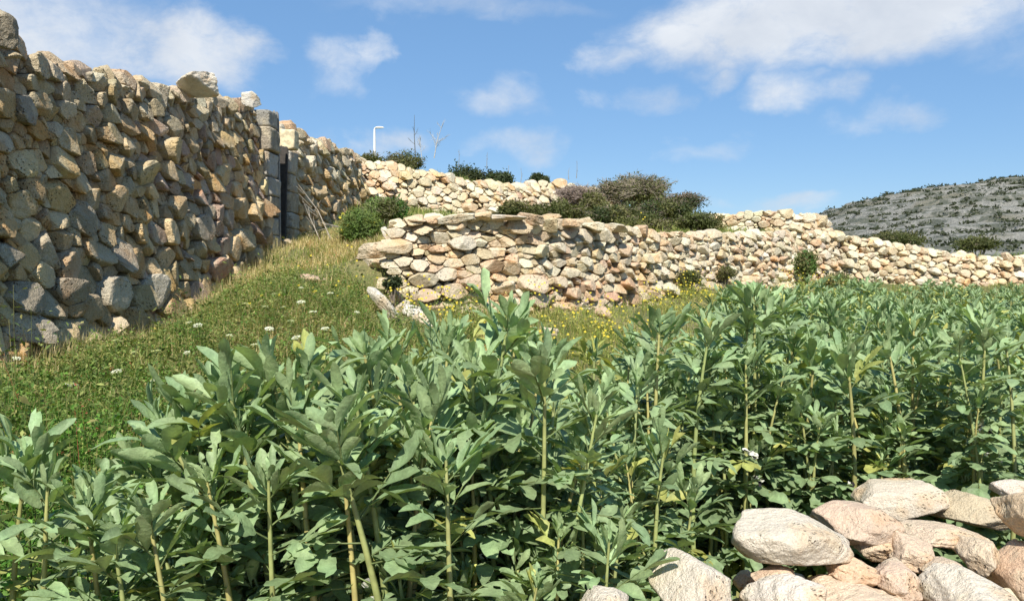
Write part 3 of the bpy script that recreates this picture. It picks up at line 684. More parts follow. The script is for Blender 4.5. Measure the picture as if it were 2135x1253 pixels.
def leaflets(mb, p, d, n, ln, wd, fold, curl, col, rng, rows=7, prof=None, wavy=.06, rib=0.):
    """p,d,n (N,3); many folded, curled blades"""
    N_=len(p); d=unit(d); n=unit(n-d*(n*d).sum(1,keepdims=True)); s=np.cross(d,n)
    t=np.linspace(0,1,rows)
    if prof is None: t=t**.8
    pr=np.array(prof) if prof is not None else np.interp(t,[0,.12,.3,.5,.68,.82,.93,1],[.06,.36,.74,.97,1.,.88,.60,.14])
    w=wd[:,None]*pr[None]
    V=np.zeros((N_,rows,3,3))
    bend=rng.normal(0,.12,N_)
    for k,sg in enumerate((-1,0,1)):
        wv=w*(1+wavy*rng.normal(size=w.shape))*sg*.5
        up=np.abs(wv)*fold[:,None] - curl[:,None]*ln[:,None]*t[None]**2 + wavy*.35*wd[:,None]*rng.normal(size=w.shape)*(sg!=0)
        al=ln[:,None]*t[None]
        V[:,:,k]=p[:,None]+d[:,None]*al[...,None]+s[:,None]*(wv+(bend[:,None]*ln[:,None]*t[None]**2))[...,None]+n[:,None]*up[...,None]
    i=np.arange(rows-1)[:,None]*3+np.arange(2)[None]; i=i.ravel(); f=np.c_[i,i+1,i+4,i+3]
    F=(f[None]+(np.arange(N_)*rows*3)[:,None,None]).reshape(-1,4)
    if rib: F=F[rng.random(len(F))>.022]
    C=(col[:,None,None]*np.ones((1,rows,3,1))*(np.array([1.04,1.0+rib,1.04])[None,None,:,None])).reshape(-1,3)
    mb.add(V.reshape(-1,3),F,C)

def bean_stem(mf, ms, base, tip, rng, size=1., lean=None, bare=.15, rows=7):
    """one shoot: square stem with compound leaves, tight upright rosette on top"""
    base=np.asarray(base,float); tip=np.asarray(tip,float); H=np.linalg.norm(tip-base)
    mid=(base+tip)/2+np.array([rng.normal(0,.05),rng.normal(0,.05),.04])*H
    if lean is not None: mid=mid+np.asarray(lean)
    t=np.linspace(0,1,14)[:,None]; pts=base*(1-t)**2+2*mid*t*(1-t)+tip*t*t
    rad=np.interp(t[:,0],[0,.6,1],[.0098,.0078,.0034])*size
    sc=np.array([.31,.33,.12])*rng.uniform(.85,1.15)*np.array([rng.uniform(.9,1.25),1,1])
    curve_tube(ms, pts, rad, sc, 5)
    # arc position from the top
    seg=np.linalg.norm(np.diff(pts,axis=0),axis=1); L=seg.sum(); cum=np.concatenate([[0],np.cumsum(seg)])
    S=[];s=.0;st=.008
    while s < L*(1-bare): S.append(s); s+=st*size; st=min(st*1.20,.040)
    az=rng.uniform(0,6.28); PP=[];DD=[];NN=[];LL=[];WW=[];FF=[];CC_=[];KK=[]; T0s=[];T1s=[]
    for k,s in enumerate(S):
        u=L-s; pos=np.array([np.interp(u,cum,pts[:,j]) for j in range(3)]); q=np.array([np.interp(max(u-.02,0),cum,pts[:,j]) for j in range(3)]); ax=unit(pos-q) if s<L-.03 else np.array([0,0,1.])
        az+=2.55+rng.normal(0,.25); s_=s/size
        ang=math.radians(np.interp(s_,[0,.04,.12,.3,.6],[10,30,52,72,88])+rng.normal(0,9))
        a=unit(np.cross(ax,[math.cos(az+1.57),math.sin(az+1.57),.01])); out=unit(np.cross(a,ax)); 
        rd=unit(ax*math.cos(ang)+out*math.sin(ang)); side=unit(np.cross(rd,ax)); nr=np.cross(side,rd)
        if (nr@ax)<0: nr=-nr
        pl=np.interp(s_,[0,.05,.2,.5],[.008,.02,.045,.05])*size*rng.uniform(.8,1.2)
        npair=1 if s_<.02 else (2 if rng.random()<.6 else 3)
        ll=np.interp(s_,[0,.03,.08,.2,.5],[.042,.068,.084,.080,.070])*size*rng.uniform(.85,1.15); wr=np.interp(s_,[0,.05,.2,.5],[.24,.31,.42,.54])
        rl=pl+(npair-1)*ll*.42; droop=np.interp(s_,[0,.1,.4],[0,.05,.3])
        endp=pos+rd*rl-np.array([0,0,droop*rl*.4]); T0s.append(pos);T1s.append(endp)
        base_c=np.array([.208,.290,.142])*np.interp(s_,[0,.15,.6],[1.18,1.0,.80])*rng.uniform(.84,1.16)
        if rng.random()<.05: base_c=base_c*np.array([1.5,1.15,.7])
        for j in range(npair):
            bp=pos+(endp-pos)*((pl+j*ll*.42)/rl)
            for sg in (-1,1):
                sp=math.radians(np.interp(s_,[0,.05,.2],[14,26,44])+rng.normal(0,9))*(1-.25*j/max(1,npair-1) if npair>1 else 1)
                dd=unit(rd*math.cos(sp)+side*sg*math.sin(sp)+nr*rng.normal(0,.13)-np.array([0,0,droop*rng.uniform(.2,1.2)]))
                PP.append(bp);DD.append(dd);NN.append(nr+side*sg*rng.normal(-.15,.3)+rd*rng.normal(0,.15))
                LL.append(ll*rng.uniform(.6,1.2));WW.append(ll*wr*rng.uniform(.85,1.15));FF.append(rng.uniform(.15,.75)*np.interp(s_,[0,.1,.3],[1.4,1,.5]))
                KK.append(rng.normal(.05,.20)+.12*(s_>.08));CC_.append(base_c*rng.uniform(.85,1.13))
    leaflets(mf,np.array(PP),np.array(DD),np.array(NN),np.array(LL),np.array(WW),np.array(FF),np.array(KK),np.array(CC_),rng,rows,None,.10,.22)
    tubes(mf,np.array(T0s),np.array(T1s),.0022*size,.0014*size,np.array([.17,.22,.08]),3)
    return pts

def bean_flowers(mb, pos, rng):
    for i in range(3):
        c=pos+rng.normal(0,.012,3); d=unit(rng.normal(size=3)+np.array([0,-1,.2])); n=unit(rng.normal(size=3)+np.array([0,0,1]))
        leaflets(mb,np.repeat(c[None],3,0),d[None]+rng.normal(0,.25,(3,3)),np.repeat(n[None],3,0)+rng.normal(0,.4,(3,3)),np.full(3,.026),np.full(3,.015),np.full(3,.4),np.full(3,.1),np.array([[.75,.73,.68],[.75,.73,.68],[.03,.025,.03]]),rng,5)

# hero shoots: tip px, tip py, depth, base shift x, base shift y, size, label
HERO=[
 (1060,668,1.75,-.06,.0,1.12,'bean plant whose tall middle crown stands up before the terrace wall',[(985,760,1.72)]),
 (935,715,1.95,.0,.02,1.05,'bean plant whose crown sits left of the tall middle crown',[]),
 (1135,770,1.62,-.05,-.02,1.0,'bean plant with long bare yellow green stem right of centre',[]),
 (820,722,1.85,.04,.0,1.1,'bean plant with wide leaves in front of the white stones',[(760,740,1.8)]),
 (740,830,1.50,.10,.0,1.1,'bean plant with a broad leafy crown left of centre and thick leaning stem',[(690,900,1.42)]),
 (640,770,1.65,.10,.02,1.1,'bean plant leaning left under the wild flowers',[]),
 (560,770,1.60,.18,.0,1.12,'bean plant with large pale leaves leaning far left',[(480,820,1.55)]),
 (395,840,1.60,.24,.0,1.1,'bean plant reaching farthest left over the green weeds',[]),
 (345,900,1.58,.22,-.02,1.1,'bean plant low on the left with drooping grey leaves',[]),
 (1572,618,2.6,-.02,.0,1.05,'tallest bean plant on the right, its crown against the yellow weeds',[]),
 (1555,760,2.5,.0,.0,1.1,'bean plant with a white flower and straight pale stem',[]),
 (1375,680,2.5,-.03,.0,1.15,'bean plant with a dark fan shaped crown beside the reddish wall foot',[]),
 (1480,690,2.45,.0,.05,1.1,'bean plant between the fan crown and the tallest right one',[]),
 (1765,745,2.55,.0,.0,1.15,'bean plant with narrow upright leaves and brownish stem',[]),
 (1700,740,2.7,-.02,.0,1.1,'bean plant just left of the brownish stemmed one',[]),
 (1850,720,2.7,.04,.0,1.1,'bean plant just right of the brownish stemmed one',[]),
 (1905,690,2.8,.06,.0,1.05,'bean plant with forked yellow stem near the right edge',[(1960,720,2.9)]),
 (2055,690,2.5,.02,.0,1.05,'bean plant with tall yellow stem at the right edge',[]),
 (2090,800,2.7,.03,.0,1.0,'bean plant cut by the right edge of the photo',[]),
 (1640,850,2.6,.05,.0,.95,'low bean plant between two pale stems on the right',[]),
 (1880,910,2.65,.03,.0,.95,'low fresh green bean plant behind the rubble heap',[]),
 (2010,950,2.75,.02,.0,.95,'low bean plant at the back of the rubble by the right edge',[]),
 (1385,935,1.95,.03,.0,1.0,'bean plant with spiky upright leaves left of the rubble',[]),
 (1270,1130,1.55,.02,.0,.85,'small bean plant at the bottom left of the boulders',[]),
 (1165,1110,1.6,.0,.0,.75,'smallest fresh bean plant beside the bare stem',[]),
 (1300,1080,1.9,.02,.0,.9,'low bean plant touching the largest pale boulder',[]),
 (1010,835,1.72,.05,.0,1.05,'bean plant with thick stem and big oval leaves below the middle crown',[]),
 (905,850,1.62,.0,.0,1.1,'bean plant filling the middle of the central clump, between two stout stems',[]),
 (860,800,1.72,.04,.0,1.0,'bean plant with shaded leaves behind the central clump',[]),
 (620,860,1.52,.10,.0,1.05,'bean plant with slanting stem in the left clump',[]),
 (500,890,1.55,.12,.0,1.05,'bean plant in the left thicket under the large pale leaves',[]),
 (235,1115,1.38,.06,.0,.95,'low bean plant with fan leaves at the bottom left',[(310,1080,1.4)]),
 (180,1060,1.45,.06,.0,.95,'bean plant with feathery crown among bright weeds at left',[]),
 (55,960,1.50,-.02,.0,.95,'bean plant standing alone at the left edge among bright weeds',[(100,1010,1.45)]),
 (430,1000,1.45,.08,.0,1.0,'bean plant with rounded dark leaves at the lower left of the clump',[]),
 (710,930,1.45,.05,.0,1.0,'bean plant with broad leaves low left of the thick leaning stem',[]),
 (930,960,1.5,.03,.0,1.05,'bean plant low in the centre with broad blunt leaves',[]),
 (1085,900,1.8,.0,.0,.9,'bean plant right behind the long bare stem',[]),
 (1250,840,2.3,.0,.0,1.0,'bean plant set back behind the reddish soil patch',[]),
 (1330,800,2.2,.0,.0,1.05,'bean plant left of the fan crown, with small grey leaves',[]),
 (560,1000,1.40,.06,.0,.95,'bean plant low in front of the left clump',[]),
 (1200,960,1.75,.0,.0,.9,'bean plant just right of the long bare stem',[]),
]
def hero_plants():
    for i,(px,py,D,bx,by,size,label,extra) in enumerate(HERO):
        rng=np.random.default_rng(100+i); tip=P(px,py,D); b=np.array([tip[0]+bx,tip[1]+by,0.]); b[2]=gz(b[0],b[1])-.02
        t=thing('broad_bean_plant',label,'bean plant',b,'broad bean plants in the field')
        mf=MB();ms=MB(); H=tip[2]-b[2]
        pts=bean_stem(mf,ms,np.zeros(3),tip-b,rng,size*.92,bare=.10 if px<100 else .22)
        for (ex,ey,eD) in extra:
            bean_stem(mf,ms,np.array([.03,.02,0]),P(ex,ey,eD)-b,rng,size*.95,bare=.25)
        # side shoots from the base, kept lower
        for q in range(1 if px<460 else (4 if H>.5 else 3)):
            tt=(tip-b)*rng.uniform(.70,.97)+np.array([rng.uniform(-.17,.17),rng.uniform(-.02,.2),0]); bean_stem(mf,ms,np.array([rng.normal(0,.02),rng.uniform(0,.04),0]),tt,rng,size*rng.uniform(.6,.85),bare=.08)
        ms.build('stem',M_stem,t); mf.build('foliage',M_bean,t,True)
        if label.find('flower')>=0 and 'white' in label or i in (0,13,17,4,20):
            fb=MB(); u=.72 if i==10 else rng.uniform(.6,.85); k=int(u*13); bean_flowers(fb,pts[k]+np.array([0,-.03,0]),rng); bean_flowers(fb,pts[k-1]+np.array([.03,-.02,0]),rng); fb.build('blossom',M_petal,t)
hero_plants()

ENV=np.array([(250,1000),(300,900),(400,830),(560,760),(680,700),(830,660),(1000,650),(1090,650),(1160,720),(1240,740),(1300,700),(1400,660),(1500,640),(1600,640),(2130,660)])
def field_plants():
    rng=np.random.default_rng(77); protos=[]
    for k in range(9):
        r=np.random.default_rng(300+k); H=.80*r.uniform(.92,1.08); mf=MB();ms=MB(); n=4
        for q in range(n):
            a=q*1.7+r.uniform(0,1); rr=.0 if q==0 else r.uniform(.06,.16)
            bean_stem(mf,ms,np.array([.02*math.cos(a),.02*math.sin(a),0]),np.array([rr*math.cos(a),rr*math.sin(a),H*(1 if q==0 else r.uniform(.7,.95))]),r,1.0,bare=.10,rows=6)
        t=thing('broad_bean_plant','x','bean plant'); a=ms.build('stem',M_stem,t); b=mf.build('foliage',M_bean,t); protos.append([t,a,b,False,H])
    taken=[P(h[0],h[1],h[2])[:2]+np.array([h[3],h[4]]) for h in HERO]; spots=[]
    sp=.25
    for it in range(60000):
        y=1.5+ (17.5-1.5)*rng.random()**1.35; x=rng.uniform(-1.,y*.72+.4)
        if float(infield(np.array([x]),np.array([y]))[0])<.5: continue
        if x>.28 and x<2.6 and y<2.62: continue
        mind=sp*(1+ .065*max(0,y-3)) 
        if any((x-a)**2+(y-b)**2<mind*mind for a,b in (taken+spots)): continue
        spots.append((x,y))
        if len(spots)>=250: break
    for (x,y) in spots:
        z=gz(x,y)-.02; px=CX+x/y*FPX
        h=rng.uniform(.74,.92); h*=1-.13*float(smooth(5.5,10,y))
        if y<3.8:
            lim=P(px, np.interp(px,ENV[:,0],ENV[:,1])+rng.uniform(20,120),y)[2]-z-.03; h=min(h*1.25,lim)
            if h<.3 or (y<2.3 and px<1300 and rng.random()<.35): continue
        pr=protos[rng.integers(9)]
        if not pr[3]: t,pr[3]=pr[0],True
        else:
            t=pr[0].copy(); scene.collection.objects.link(t)
            for ch in (pr[1],pr[2]):
                c=ch.copy(); scene.collection.objects.link(c); c.parent=t
        s=h/pr[4]; t.location=(x,y,z); t.rotation_euler=(rng.normal(0,.04),rng.normal(0,.04),rng.uniform(0,6.28)); t.scale=(min(1.15,max(s,.8)),min(1.15,max(s,.8)),s)
        t['group']='broad bean plants in the field'
        row=('nearest row' if y<2.6 else 'near rows' if y<3.6 else 'middle rows' if y<5.2 else 'later rows' if y<7.5 else 'back rows' if y<11 else 'farthest rows')
        zone=('left of the long bare stem' if px<1100 else 'left of the reddish soil patch' if px<1200 else 'right of the reddish soil patch' if px<1340 else 'below the reddish wall foot' if px<1480 else 'below the right end of middle wall' if px<1630 else
              'below the weedy gap' if px<1760 else 'left of the wide olive tree' if px<1840 else 'below the wide olive tree' if px<1960 else 'below the smaller olive tree' if px<2070 else 'at the right edge')
        t['label']=f"{'tall' if h>(.86 if y<7 else .75) else 'short' if h<(.79 if y<7 else .70) else 'medium'} bean plant in the {row}, {zone}"
field_plants()

# ------------------------------------------------------------------ grass, weeds and wild flowers
def tufts(mb, x, y, h, n, wid, rng, pal, spread=.05, lean=.45, z=None):
    k_=clearof(x,y)
    if np.ndim(wid): wid=wid[k_]
    x=x[k_]; y=y[k_]; h=h[k_]
    m=len(x); X=np.repeat(x,n)+rng.normal(0,spread,m*n); Y=np.repeat(y,n)+rng.normal(0,spread,m*n); Z=ground(X,Y)-.01
    if z is not None: Z=Z+np.repeat(z,n)
    H=np.repeat(h,n)*rng.uniform(.45,1.15,m*n); az=rng.uniform(0,6.28,m*n); ln=np.abs(rng.normal(0,lean,m*n))
    d=np.c_[np.cos(az)*ln,np.sin(az)*ln,np.ones(m*n)]; d=unit(d); s=np.c_[-np.sin(az),np.cos(az),0*az]; s=unit(s+rng.normal(0,.6,(m*n,3)))
    p0=np.c_[X,Y,Z]; out=np.c_[np.cos(az),np.sin(az),0*az]*(ln*.8)[:,None]
    w=(np.repeat(wid,n) if np.ndim(wid) else np.full(m*n,wid))*rng.uniform(.6,1.3,m*n)
    V=np.stack([p0-s*w[:,None]*.5,p0+s*w[:,None]*.5,p0+d*H[:,None]*.55-s*w[:,None]*.42,p0+d*H[:,None]*.55+s*w[:,None]*.42,p0+d*H[:,None]*.95+out*H[:,None]*.5],1).reshape(-1,3)
    b=np.arange(m*n)*5; C=pal[rng.integers(len(pal),size=m*n)]*rng.uniform(.75,1.25,(m*n,1))
    i0=mb.n; mb.add(V,np.c_[b,b+1,b+3,b+2],np.repeat(C,5,0)); mb.f.append((np.c_[b+2,b+3,b+4]+i0))
def sprigs(mb, x, y, h, rng, pal, nl=12, ls=.016, wr=.55, z=None, bush=.5, fold=.3):
    """weedy stems carrying small leaves, leaf = folded diamond"""
    k_=clearof(x,y); x=x[k_]; y=y[k_]; h=h[k_]
    m=len(x); az=rng.uniform(0,6.28,m); ln=rng.uniform(.0,.7,m); base=np.c_[x,y,ground(x,y)+(0 if z is None else z)]
    D=unit(np.c_[np.cos(az)*ln,np.sin(az)*ln,np.ones(m)]); k=m*nl; t=np.tile((np.arange(nl)+.5)/nl,m)**.8
    b=np.repeat(base,nl,0)+np.repeat(D,nl,0)*(np.repeat(h,nl)*t)[:,None]
    a2=rng.uniform(0,6.28,k); el=rng.normal(.25,.5,k); dd=unit(np.c_[np.cos(a2),np.sin(a2),el]); b=b+dd*(np.repeat(h,nl)*bush*rng.random(k)*(1-t*.6))[:,None]
    L=ls*rng.uniform(.6,1.5,k); n=unit(rng.normal(0,.5,(k,3))+np.array([0,0,1])); s=unit(np.cross(dd,n)); n=np.cross(s,dd)
    W=L*wr*.5
    V=np.stack([b,b+dd*(L*.55)[:,None]-s*W[:,None]+n*(W*fold)[:,None],b+dd*L[:,None],b+dd*(L*.55)[:,None]+s*W[:,None]+n*(W*fold)[:,None]],1).reshape(-1,3)
    q=np.arange(k)*4; C=pal[rng.integers(len(pal),size=m)].repeat(nl,0)*rng.uniform(.75,1.25,(k,1))
    i0=mb.n; mb.add(V,np.c_[q,q+1,q+2],np.repeat(C,4,0)); mb.f.append(np.c_[q,q+2,q+3]+i0)
    tubes(mb,base,base+D*h[:,None],.0012,.0008,C[::nl]*1.1,3)

G1=np.array([[.13,.16,.045],[.16,.175,.055],[.25,.22,.09],[.10,.14,.035],[.15,.17,.05]])     # path: yellow green and straw
G2=np.array([[.10,.15,.04],[.13,.17,.05],[.16,.18,.05],[.09,.13,.035],[.22,.21,.08]])
GD=np.array([[.36,.29,.16],[.30,.25,.12],[.42,.35,.21],[.20,.18,.07]])
WB=np.array([[.075,.17,.025],[.10,.20,.035],[.06,.13,.025],[.13,.21,.045],[.08,.15,.03]])   # bright weeds
WM=np.array([[.13,.165,.045],[.16,.18,.055],[.10,.14,.04],[.20,.19,.07]])
for _p in (G1,G2,GD): _p*=1.55
WB*=1.35; WM*=1.4
def scatter(n, x0,x1,y0,y1, rng, ok, bias=1.0):
    y=y0+(y1-y0)*rng.random(n)**bias; x=rng.uniform(x0,x1,n); k=ok(x,y); return x[k],y[k]
inF=lambda x,y: infield(x,y)
lc=lambda x: np.interp(x,lineC_x,lineC_y)
def noise2(x,y,f=1.): return .5+.25*np.sin(f*x*1.9+1.7*np.sin(f*y*1.3))+.25*np.sin(f*y*2.3+1.5*np.sin(f*x*1.1+.7))
def grasses():
    r=np.random.default_rng(500)
    g=MB()
    # path between the walls and the slope in front of them
    x,y=scatter(5200,WX+.05,1.2,4.2,17.5,r,lambda x,y:(inF(x,y)<.4)&((y<lc(x)-.1)|(x<-1.6))&(x>WX)&(x<(y*.2+.4)),1.5)
    tufts(g,x,y,r.uniform(.05,.16,len(x))*(.7+.6*noise2(x,y)),11,.0045+.0006*y.mean(),r,G1,.07,.5)
    x,y=scatter(9000,WX+.2,.3,6.,13.,r,lambda x,y:(inF(x,y)<.4)&((y<lc(x)-.1)|(x<-1.6))&(noise2(x,y,1.5)>.42),1.2)
    tufts(g,x,y,r.uniform(.06,.17,len(x)),9,.008,r,np.r_[GD,GD,np.array([[.50,.33,.16]])],.07,.6)
    # in front of terrace wall to the field
    x,y=scatter(9000,-.8,14,4.0,20.5,r,lambda x,y:(inF(x,y)<.5)&(y<lc(x)-.15)&(x<y*.75),1.0)
    tufts(g,x,y,r.uniform(.07,.2,len(x)),10,.008,r,G1,.10,.5)
    # tall straw against the walls
    x=WX+.08+np.abs(r.normal(0,.14,900)); y=r.uniform(4.2,10.6,900); tufts(g,x,y,r.uniform(.06,.26,900),6,.004,r,GD,.05,.3)
    t=g.build('short_grass',M_grass); tag(t,'short yellow green and straw grass on the path and below the sunlit walls','grass',kind='stuff')
    g=MB()
    x,y=scatter(9000,-3.1,16,9.,26,r,lambda x,y:(y>lc(x)+.35)&(x<y*.72)&((x>-1.6)|(y>16)),1.0)
    tufts(g,x,y,r.uniform(.08,.24,len(x)),9,.011,r,np.r_[G1,G2],.12,.5)
    x,y=scatter(6000,-14,22,24,60,r,lambda x,y:(x<y*.72)&(x>-y*.3-2),1.3)
    tufts(g,x,y,r.uniform(.15,.5,len(x)),8,.03,r,np.r_[G1,G2],.3,.5)
    x,y=scatter(3500,-9,WX-.5,-1,18,r,lambda x,y:x<WX-.9,1.0)
    tufts(g,x,y,r.uniform(.1,.25,len(x)),8,.012,r,G1,.12,.5)
    t=g.build('upper_grass',M_grass); tag(t,'dry olive grass on the upper terraces and hilltop','grass',kind='stuff')
    # weedy cover on the left between wall and beans
    g=MB()
    ok=lambda x,y:(x>WX+.05)&(inF(x,y)<.5)
    x,y=scatter(9500,WX,-.3,2.2,8.5,r,lambda x,y:ok(x,y)&(x<-.2),1.2)
    near=smooth(5.2,3.4,y); h=(.3+.7*smooth(.1,1.0,x-WX))*(.07+.22*noise2(x,y,4.5)**2)*(1+.6*near)*r.uniform(.6,1.5,len(x))
    sprigs(g,x,y,h*1.25,r,np.r_[WM,WM,WB*.8],11,.021,.5); k=(r.random(len(x))<.5)&(noise2(x,y,6.)>.6); sprigs(g,x[k],y[k],h[k]*1.7,r,WM*.8,12,.034,.4,bush=.4)
    x,y=scatter(2500,WX,-.6,3.,8.5,r,lambda x,y:ok(x,y)&(x<-.5),1.0)
    tufts(g,x,y,r.uniform(.1,.3,len(x))*(.35+.65*smooth(.1,1.,x-WX)),7,.004,r,np.r_[G2,GD[:2]],.05,.4)
    t=g.build('wild_weeds',M_leaf); tag(t,'olive green wild weeds covering the bank below the tall wall','weeds',kind='stuff')
    g=MB()
    x,y=scatter(15000,-3.1,-.45,1.3,5.2,r,lambda x,y:ok(x,y)&(x<-.5)&(x<-.45*y+.5+.5*noise2(x,y,3.))&(noise2(x,y,4.)+.5*smooth(4.6,3.4,y)>.42),1.0)
    mound=(.10+.42*noise2(x,y,3.4)**1.5*smooth(5.4,3.2,y))*(.35+.65*smooth(.1,1.,x-WX))
    q=noise2(x,y,7.)>.38; sprigs(g,x[q],y[q],(mound*r.uniform(.7,1.2,len(x)))[q],r,WB,15,.019,.62,bush=.35); q=~q; sprigs(g,x[q],y[q],(mound*r.uniform(.6,1.3,len(x)))[q],r,np.r_[WB*.72,WM],13,.028,.45,bush=.45); k=r.random(len(x))<.006; sprigs(g,x[k],y[k],(mound*1.5)[k],r,np.array([[.42,.13,.08],[.3,.16,.09]]),16,.012,.6,bush=.12)
    # reddish dock flowers
    t=g.build('bright_weeds',M_leaf); tag(t,'thick bright green small leaved weeds in the lower left corner','weeds',kind='stuff')
    # undergrowth in the field
    g=MB()
    x,y=scatter(9000,-1.1,7.5,1.2,8.5,r,lambda x,y:(inF(x,y)>.3)&(x<y*.75),1.4)
    sprigs(g,x,y,r.uniform(.06,.34,len(x)),r,np.r_[WM,WB[:2],G1[2:3]],10,.024,.5)
    x,y=scatter(1600,-1,7.5,1.2,8.5,r,lambda x,y:(inF(x,y)>.3),1.4); tufts(g,x,y,r.uniform(.1,.3,len(x)),6,.004,r,np.r_[G2,GD],.05,.5)
    t=g.build('field_undergrowth',M_leaf); tag(t,'mixed green and dry undergrowth on the soil between bean stems','weeds',kind='stuff')
    # yellow flowers
    g=MB(); X=[];Y=[];H=[]
    def yp(px,py,D,s,n,hh): 
        p=P(px,py,D); X.append(p[0]+r.normal(0,s,n)); Y.append(p[1]+r.normal(0,s*.5,n)); H.append(r.uniform(.05,hh,n))
    yp(920,600,7.8,.28,80,.45); yp(1245,650,8.6,.36,90,.45); yp(1210,690,7.0,.35,34,.35); yp(840,600,8.2,.15,20,.2); yp(740,560,8.8,.3,20,.25); yp(1460,590,12,.4,90,.4)
    yp(1400,610,11,.4,70,.4); yp(1700,590,15,.4,60,.5); yp(650,600,7.5,.6,16,.2); yp(560,620,7,.5,12,.2); yp(1800,620,14,.8,60,.3)
    X=np.concatenate(X);Y=np.concatenate(Y);H=np.concatenate(H); Z=ground(X,Y)+H; p=np.c_[X,Y,Z]; k=len(X)
    q=np.repeat(p,5,0); a=np.tile(np.arange(5)*1.257,k)+np.repeat(r.uniform(0,6,k),5); d=np.c_[np.cos(a),np.sin(a)*.6-.2,np.sin(a)*.8]
    leaflets(g,q,d,np.tile([[0,-.7,.7]],(k*5,1)),np.full(k*5,.013),np.full(k*5,.010),np.full(k*5,.2),np.full(k*5,.0),np.tile([[.62,.50,.06]],(k*5,1)),r,3,prof=[.3,1,.5])
    t=g.build('yellow_flowers',M_petal); tag(t,'tiny yellow wild flowers sprinkled at the foot of the terrace wall','flowers',kind='stuff')
    g=MB(); sprigs(g,np.r_[X,X+r.normal(0,.15,len(X)),X+r.normal(0,.2,len(X))],np.r_[Y,Y+r.normal(0,.1,len(X)),Y],np.r_[H,H*.8,H*.7],r,np.array([[.34,.36,.08],[.26,.31,.08],[.42,.37,.13]]),10,.026,.35,bush=.5); t=g.build('flowering_weeds',M_leaf); tag(t,'yellow green flowering weeds at the foot of the terrace wall','weeds',kind='stuff')
grasses()

def umbels():
    r=np.random.default_rng(600)
    L=[(240,708),(292,734),(330,732),(405,733),(422,673),(408,672),(528,720),(508,634),(545,640),(600,640),(636,627),(655,650),(690,612),(125,800),(275,768),(560,680),(684,684),(612,600),(580,612),(670,738),(10,878),(345,790),(735,650),(595,668),(465,700),(640,700),(20,742)]
    proto=None
    for i,(px,py) in enumerate(L):
        h=r.uniform(.22,.34); D=find_depth(px,py,h,2.2); p=P(px,py,D); 
        lab='white lacy wild flower '+('at the left edge low in the bright weeds' if px<60 else 'above the bright weeds left of the bean leaves' if py>760 else 'at the foot of the tall wall beneath its largest base stones' if px<350 else 'beside the dark wall foot, left of the path grass' if px<480 else 'in the path grass close above the left bean crowns' if py>700 else 'in the dry grass below the lone pinkish path stone' if px>590 else 'in the grass between wall shadow and path stone')
        if proto is None:
            t=thing('white_wild_flower',lab,'wild flower'); ms=MB(); mh=MB(); hh=.28
            curve_tube(ms,[(0,0,-.02),(.008,0,hh*.5),(0,.004,hh-.02)],[.0025,.002,.0016],(.16,.2,.07),4)
            q=[];d=[]
            for k in range(70):
                a=r.uniform(0,6.28); rr=.036*math.sqrt(r.random()); e=np.array([rr*math.cos(a),rr*math.sin(a),hh+.008*(1-(rr/.036)**2)+r.normal(0,.002)])
                if k%6==0: tubes(ms,np.array([[0,.004,hh-.02]]),e[None],.0008,.0006,np.array([.2,.25,.1]),3)
                for j in range(4): q.append(e); d.append((math.cos(j*1.57+a),math.sin(j*1.57+a),r.normal(.1,.2)))
            q=np.array(q);d=np.array(d);m=len(q); leaflets(mh,q,d,np.tile([[0,0,1.]],(m,1)),np.full(m,.0075),np.full(m,.006),np.full(m,.1),np.zeros(m),np.tile([[.78,.77,.72]],(m,1)),r,3,prof=[.4,1,.6])
            proto=(t,ms.build('stem',M_stem,t),mh.build('flower_head',M_petal,t))
        else:
            t=proto[0].copy(); scene.collection.objects.link(t)
            for ch in proto[1:]:
                c=ch.copy(); scene.collection.objects.link(c); c.parent=t
        t['label']=lab; t['group']='white wild flowers on the bank'; s=h/.28; t.location=(p[0],p[1],p[2]-h); t.scale=(r.uniform(.5,.9),)*2+(s,); t.rotation_euler=(r.normal(.15,.1),r.normal(0,.12),r.uniform(0,6))
umbels()

def vetch():
    r=np.random.default_rng(610)
    for (px,py,D,lab) in ((60,1130,1.55,'feathery bright green vetch plant at the left edge of the lower corner'),(175,1090,1.6,'feathery vetch with arching paired leaflets beside the alone standing bean plant'),(110,1240,1.4,'lowest feathery vetch plant at the bottom left edge')):
        c=P(px,py,D); b=np.array([c[0],c[1],gz(c[0],c[1])]); t=thing('vetch_plant',lab,'vetch',b,'feathery vetch plants'); mf=MB(); ms=MB(); H=c[2]-b[2]
        curve_tube(ms,[(0,0,0),(.02,0,H*.5),(0,0,H)],[.004,.003,.002],(.12,.16,.05),4)
        PP=[];DD=[];NN=[]
        for f in range(26):
            a=r.uniform(0,6.28); z0=H*r.uniform(.45,1); L=r.uniform(.12,.2); out=np.array([math.cos(a),math.sin(a),0]); pts=[]
            for k in range(12):
                u=k/11; pts.append(np.array([0,0,z0])+out*L*u+np.array([0,0,L*(.6*u-.75*u*u)]))
            curve_tube(ms,pts,.0011,(.12,.2,.05),3); pts=np.array(pts); tg=unit(np.gradient(pts,axis=0)); sd=unit(np.cross(tg,[0,0,1.]))
            for k in range(2,12):
                for sg in (-1,1): PP.append(pts[k]); DD.append(sd[k]*sg+tg[k]*.35); NN.append(np.array([0,0,1.])+r.normal(0,.2,3))
        n=len(PP); leaflets(mf,np.array(PP),np.array(DD),np.array(NN),r.uniform(.018,.026,n),r.uniform(.008,.011,n),np.full(n,.3),np.full(n,.1),np.array([.075,.185,.03])[None]*r.uniform(.8,1.2,(n,1)),r,4)
        ms.build('stem',M_stem,t); mf.build('foliage',M_leaf,t)
vetch()

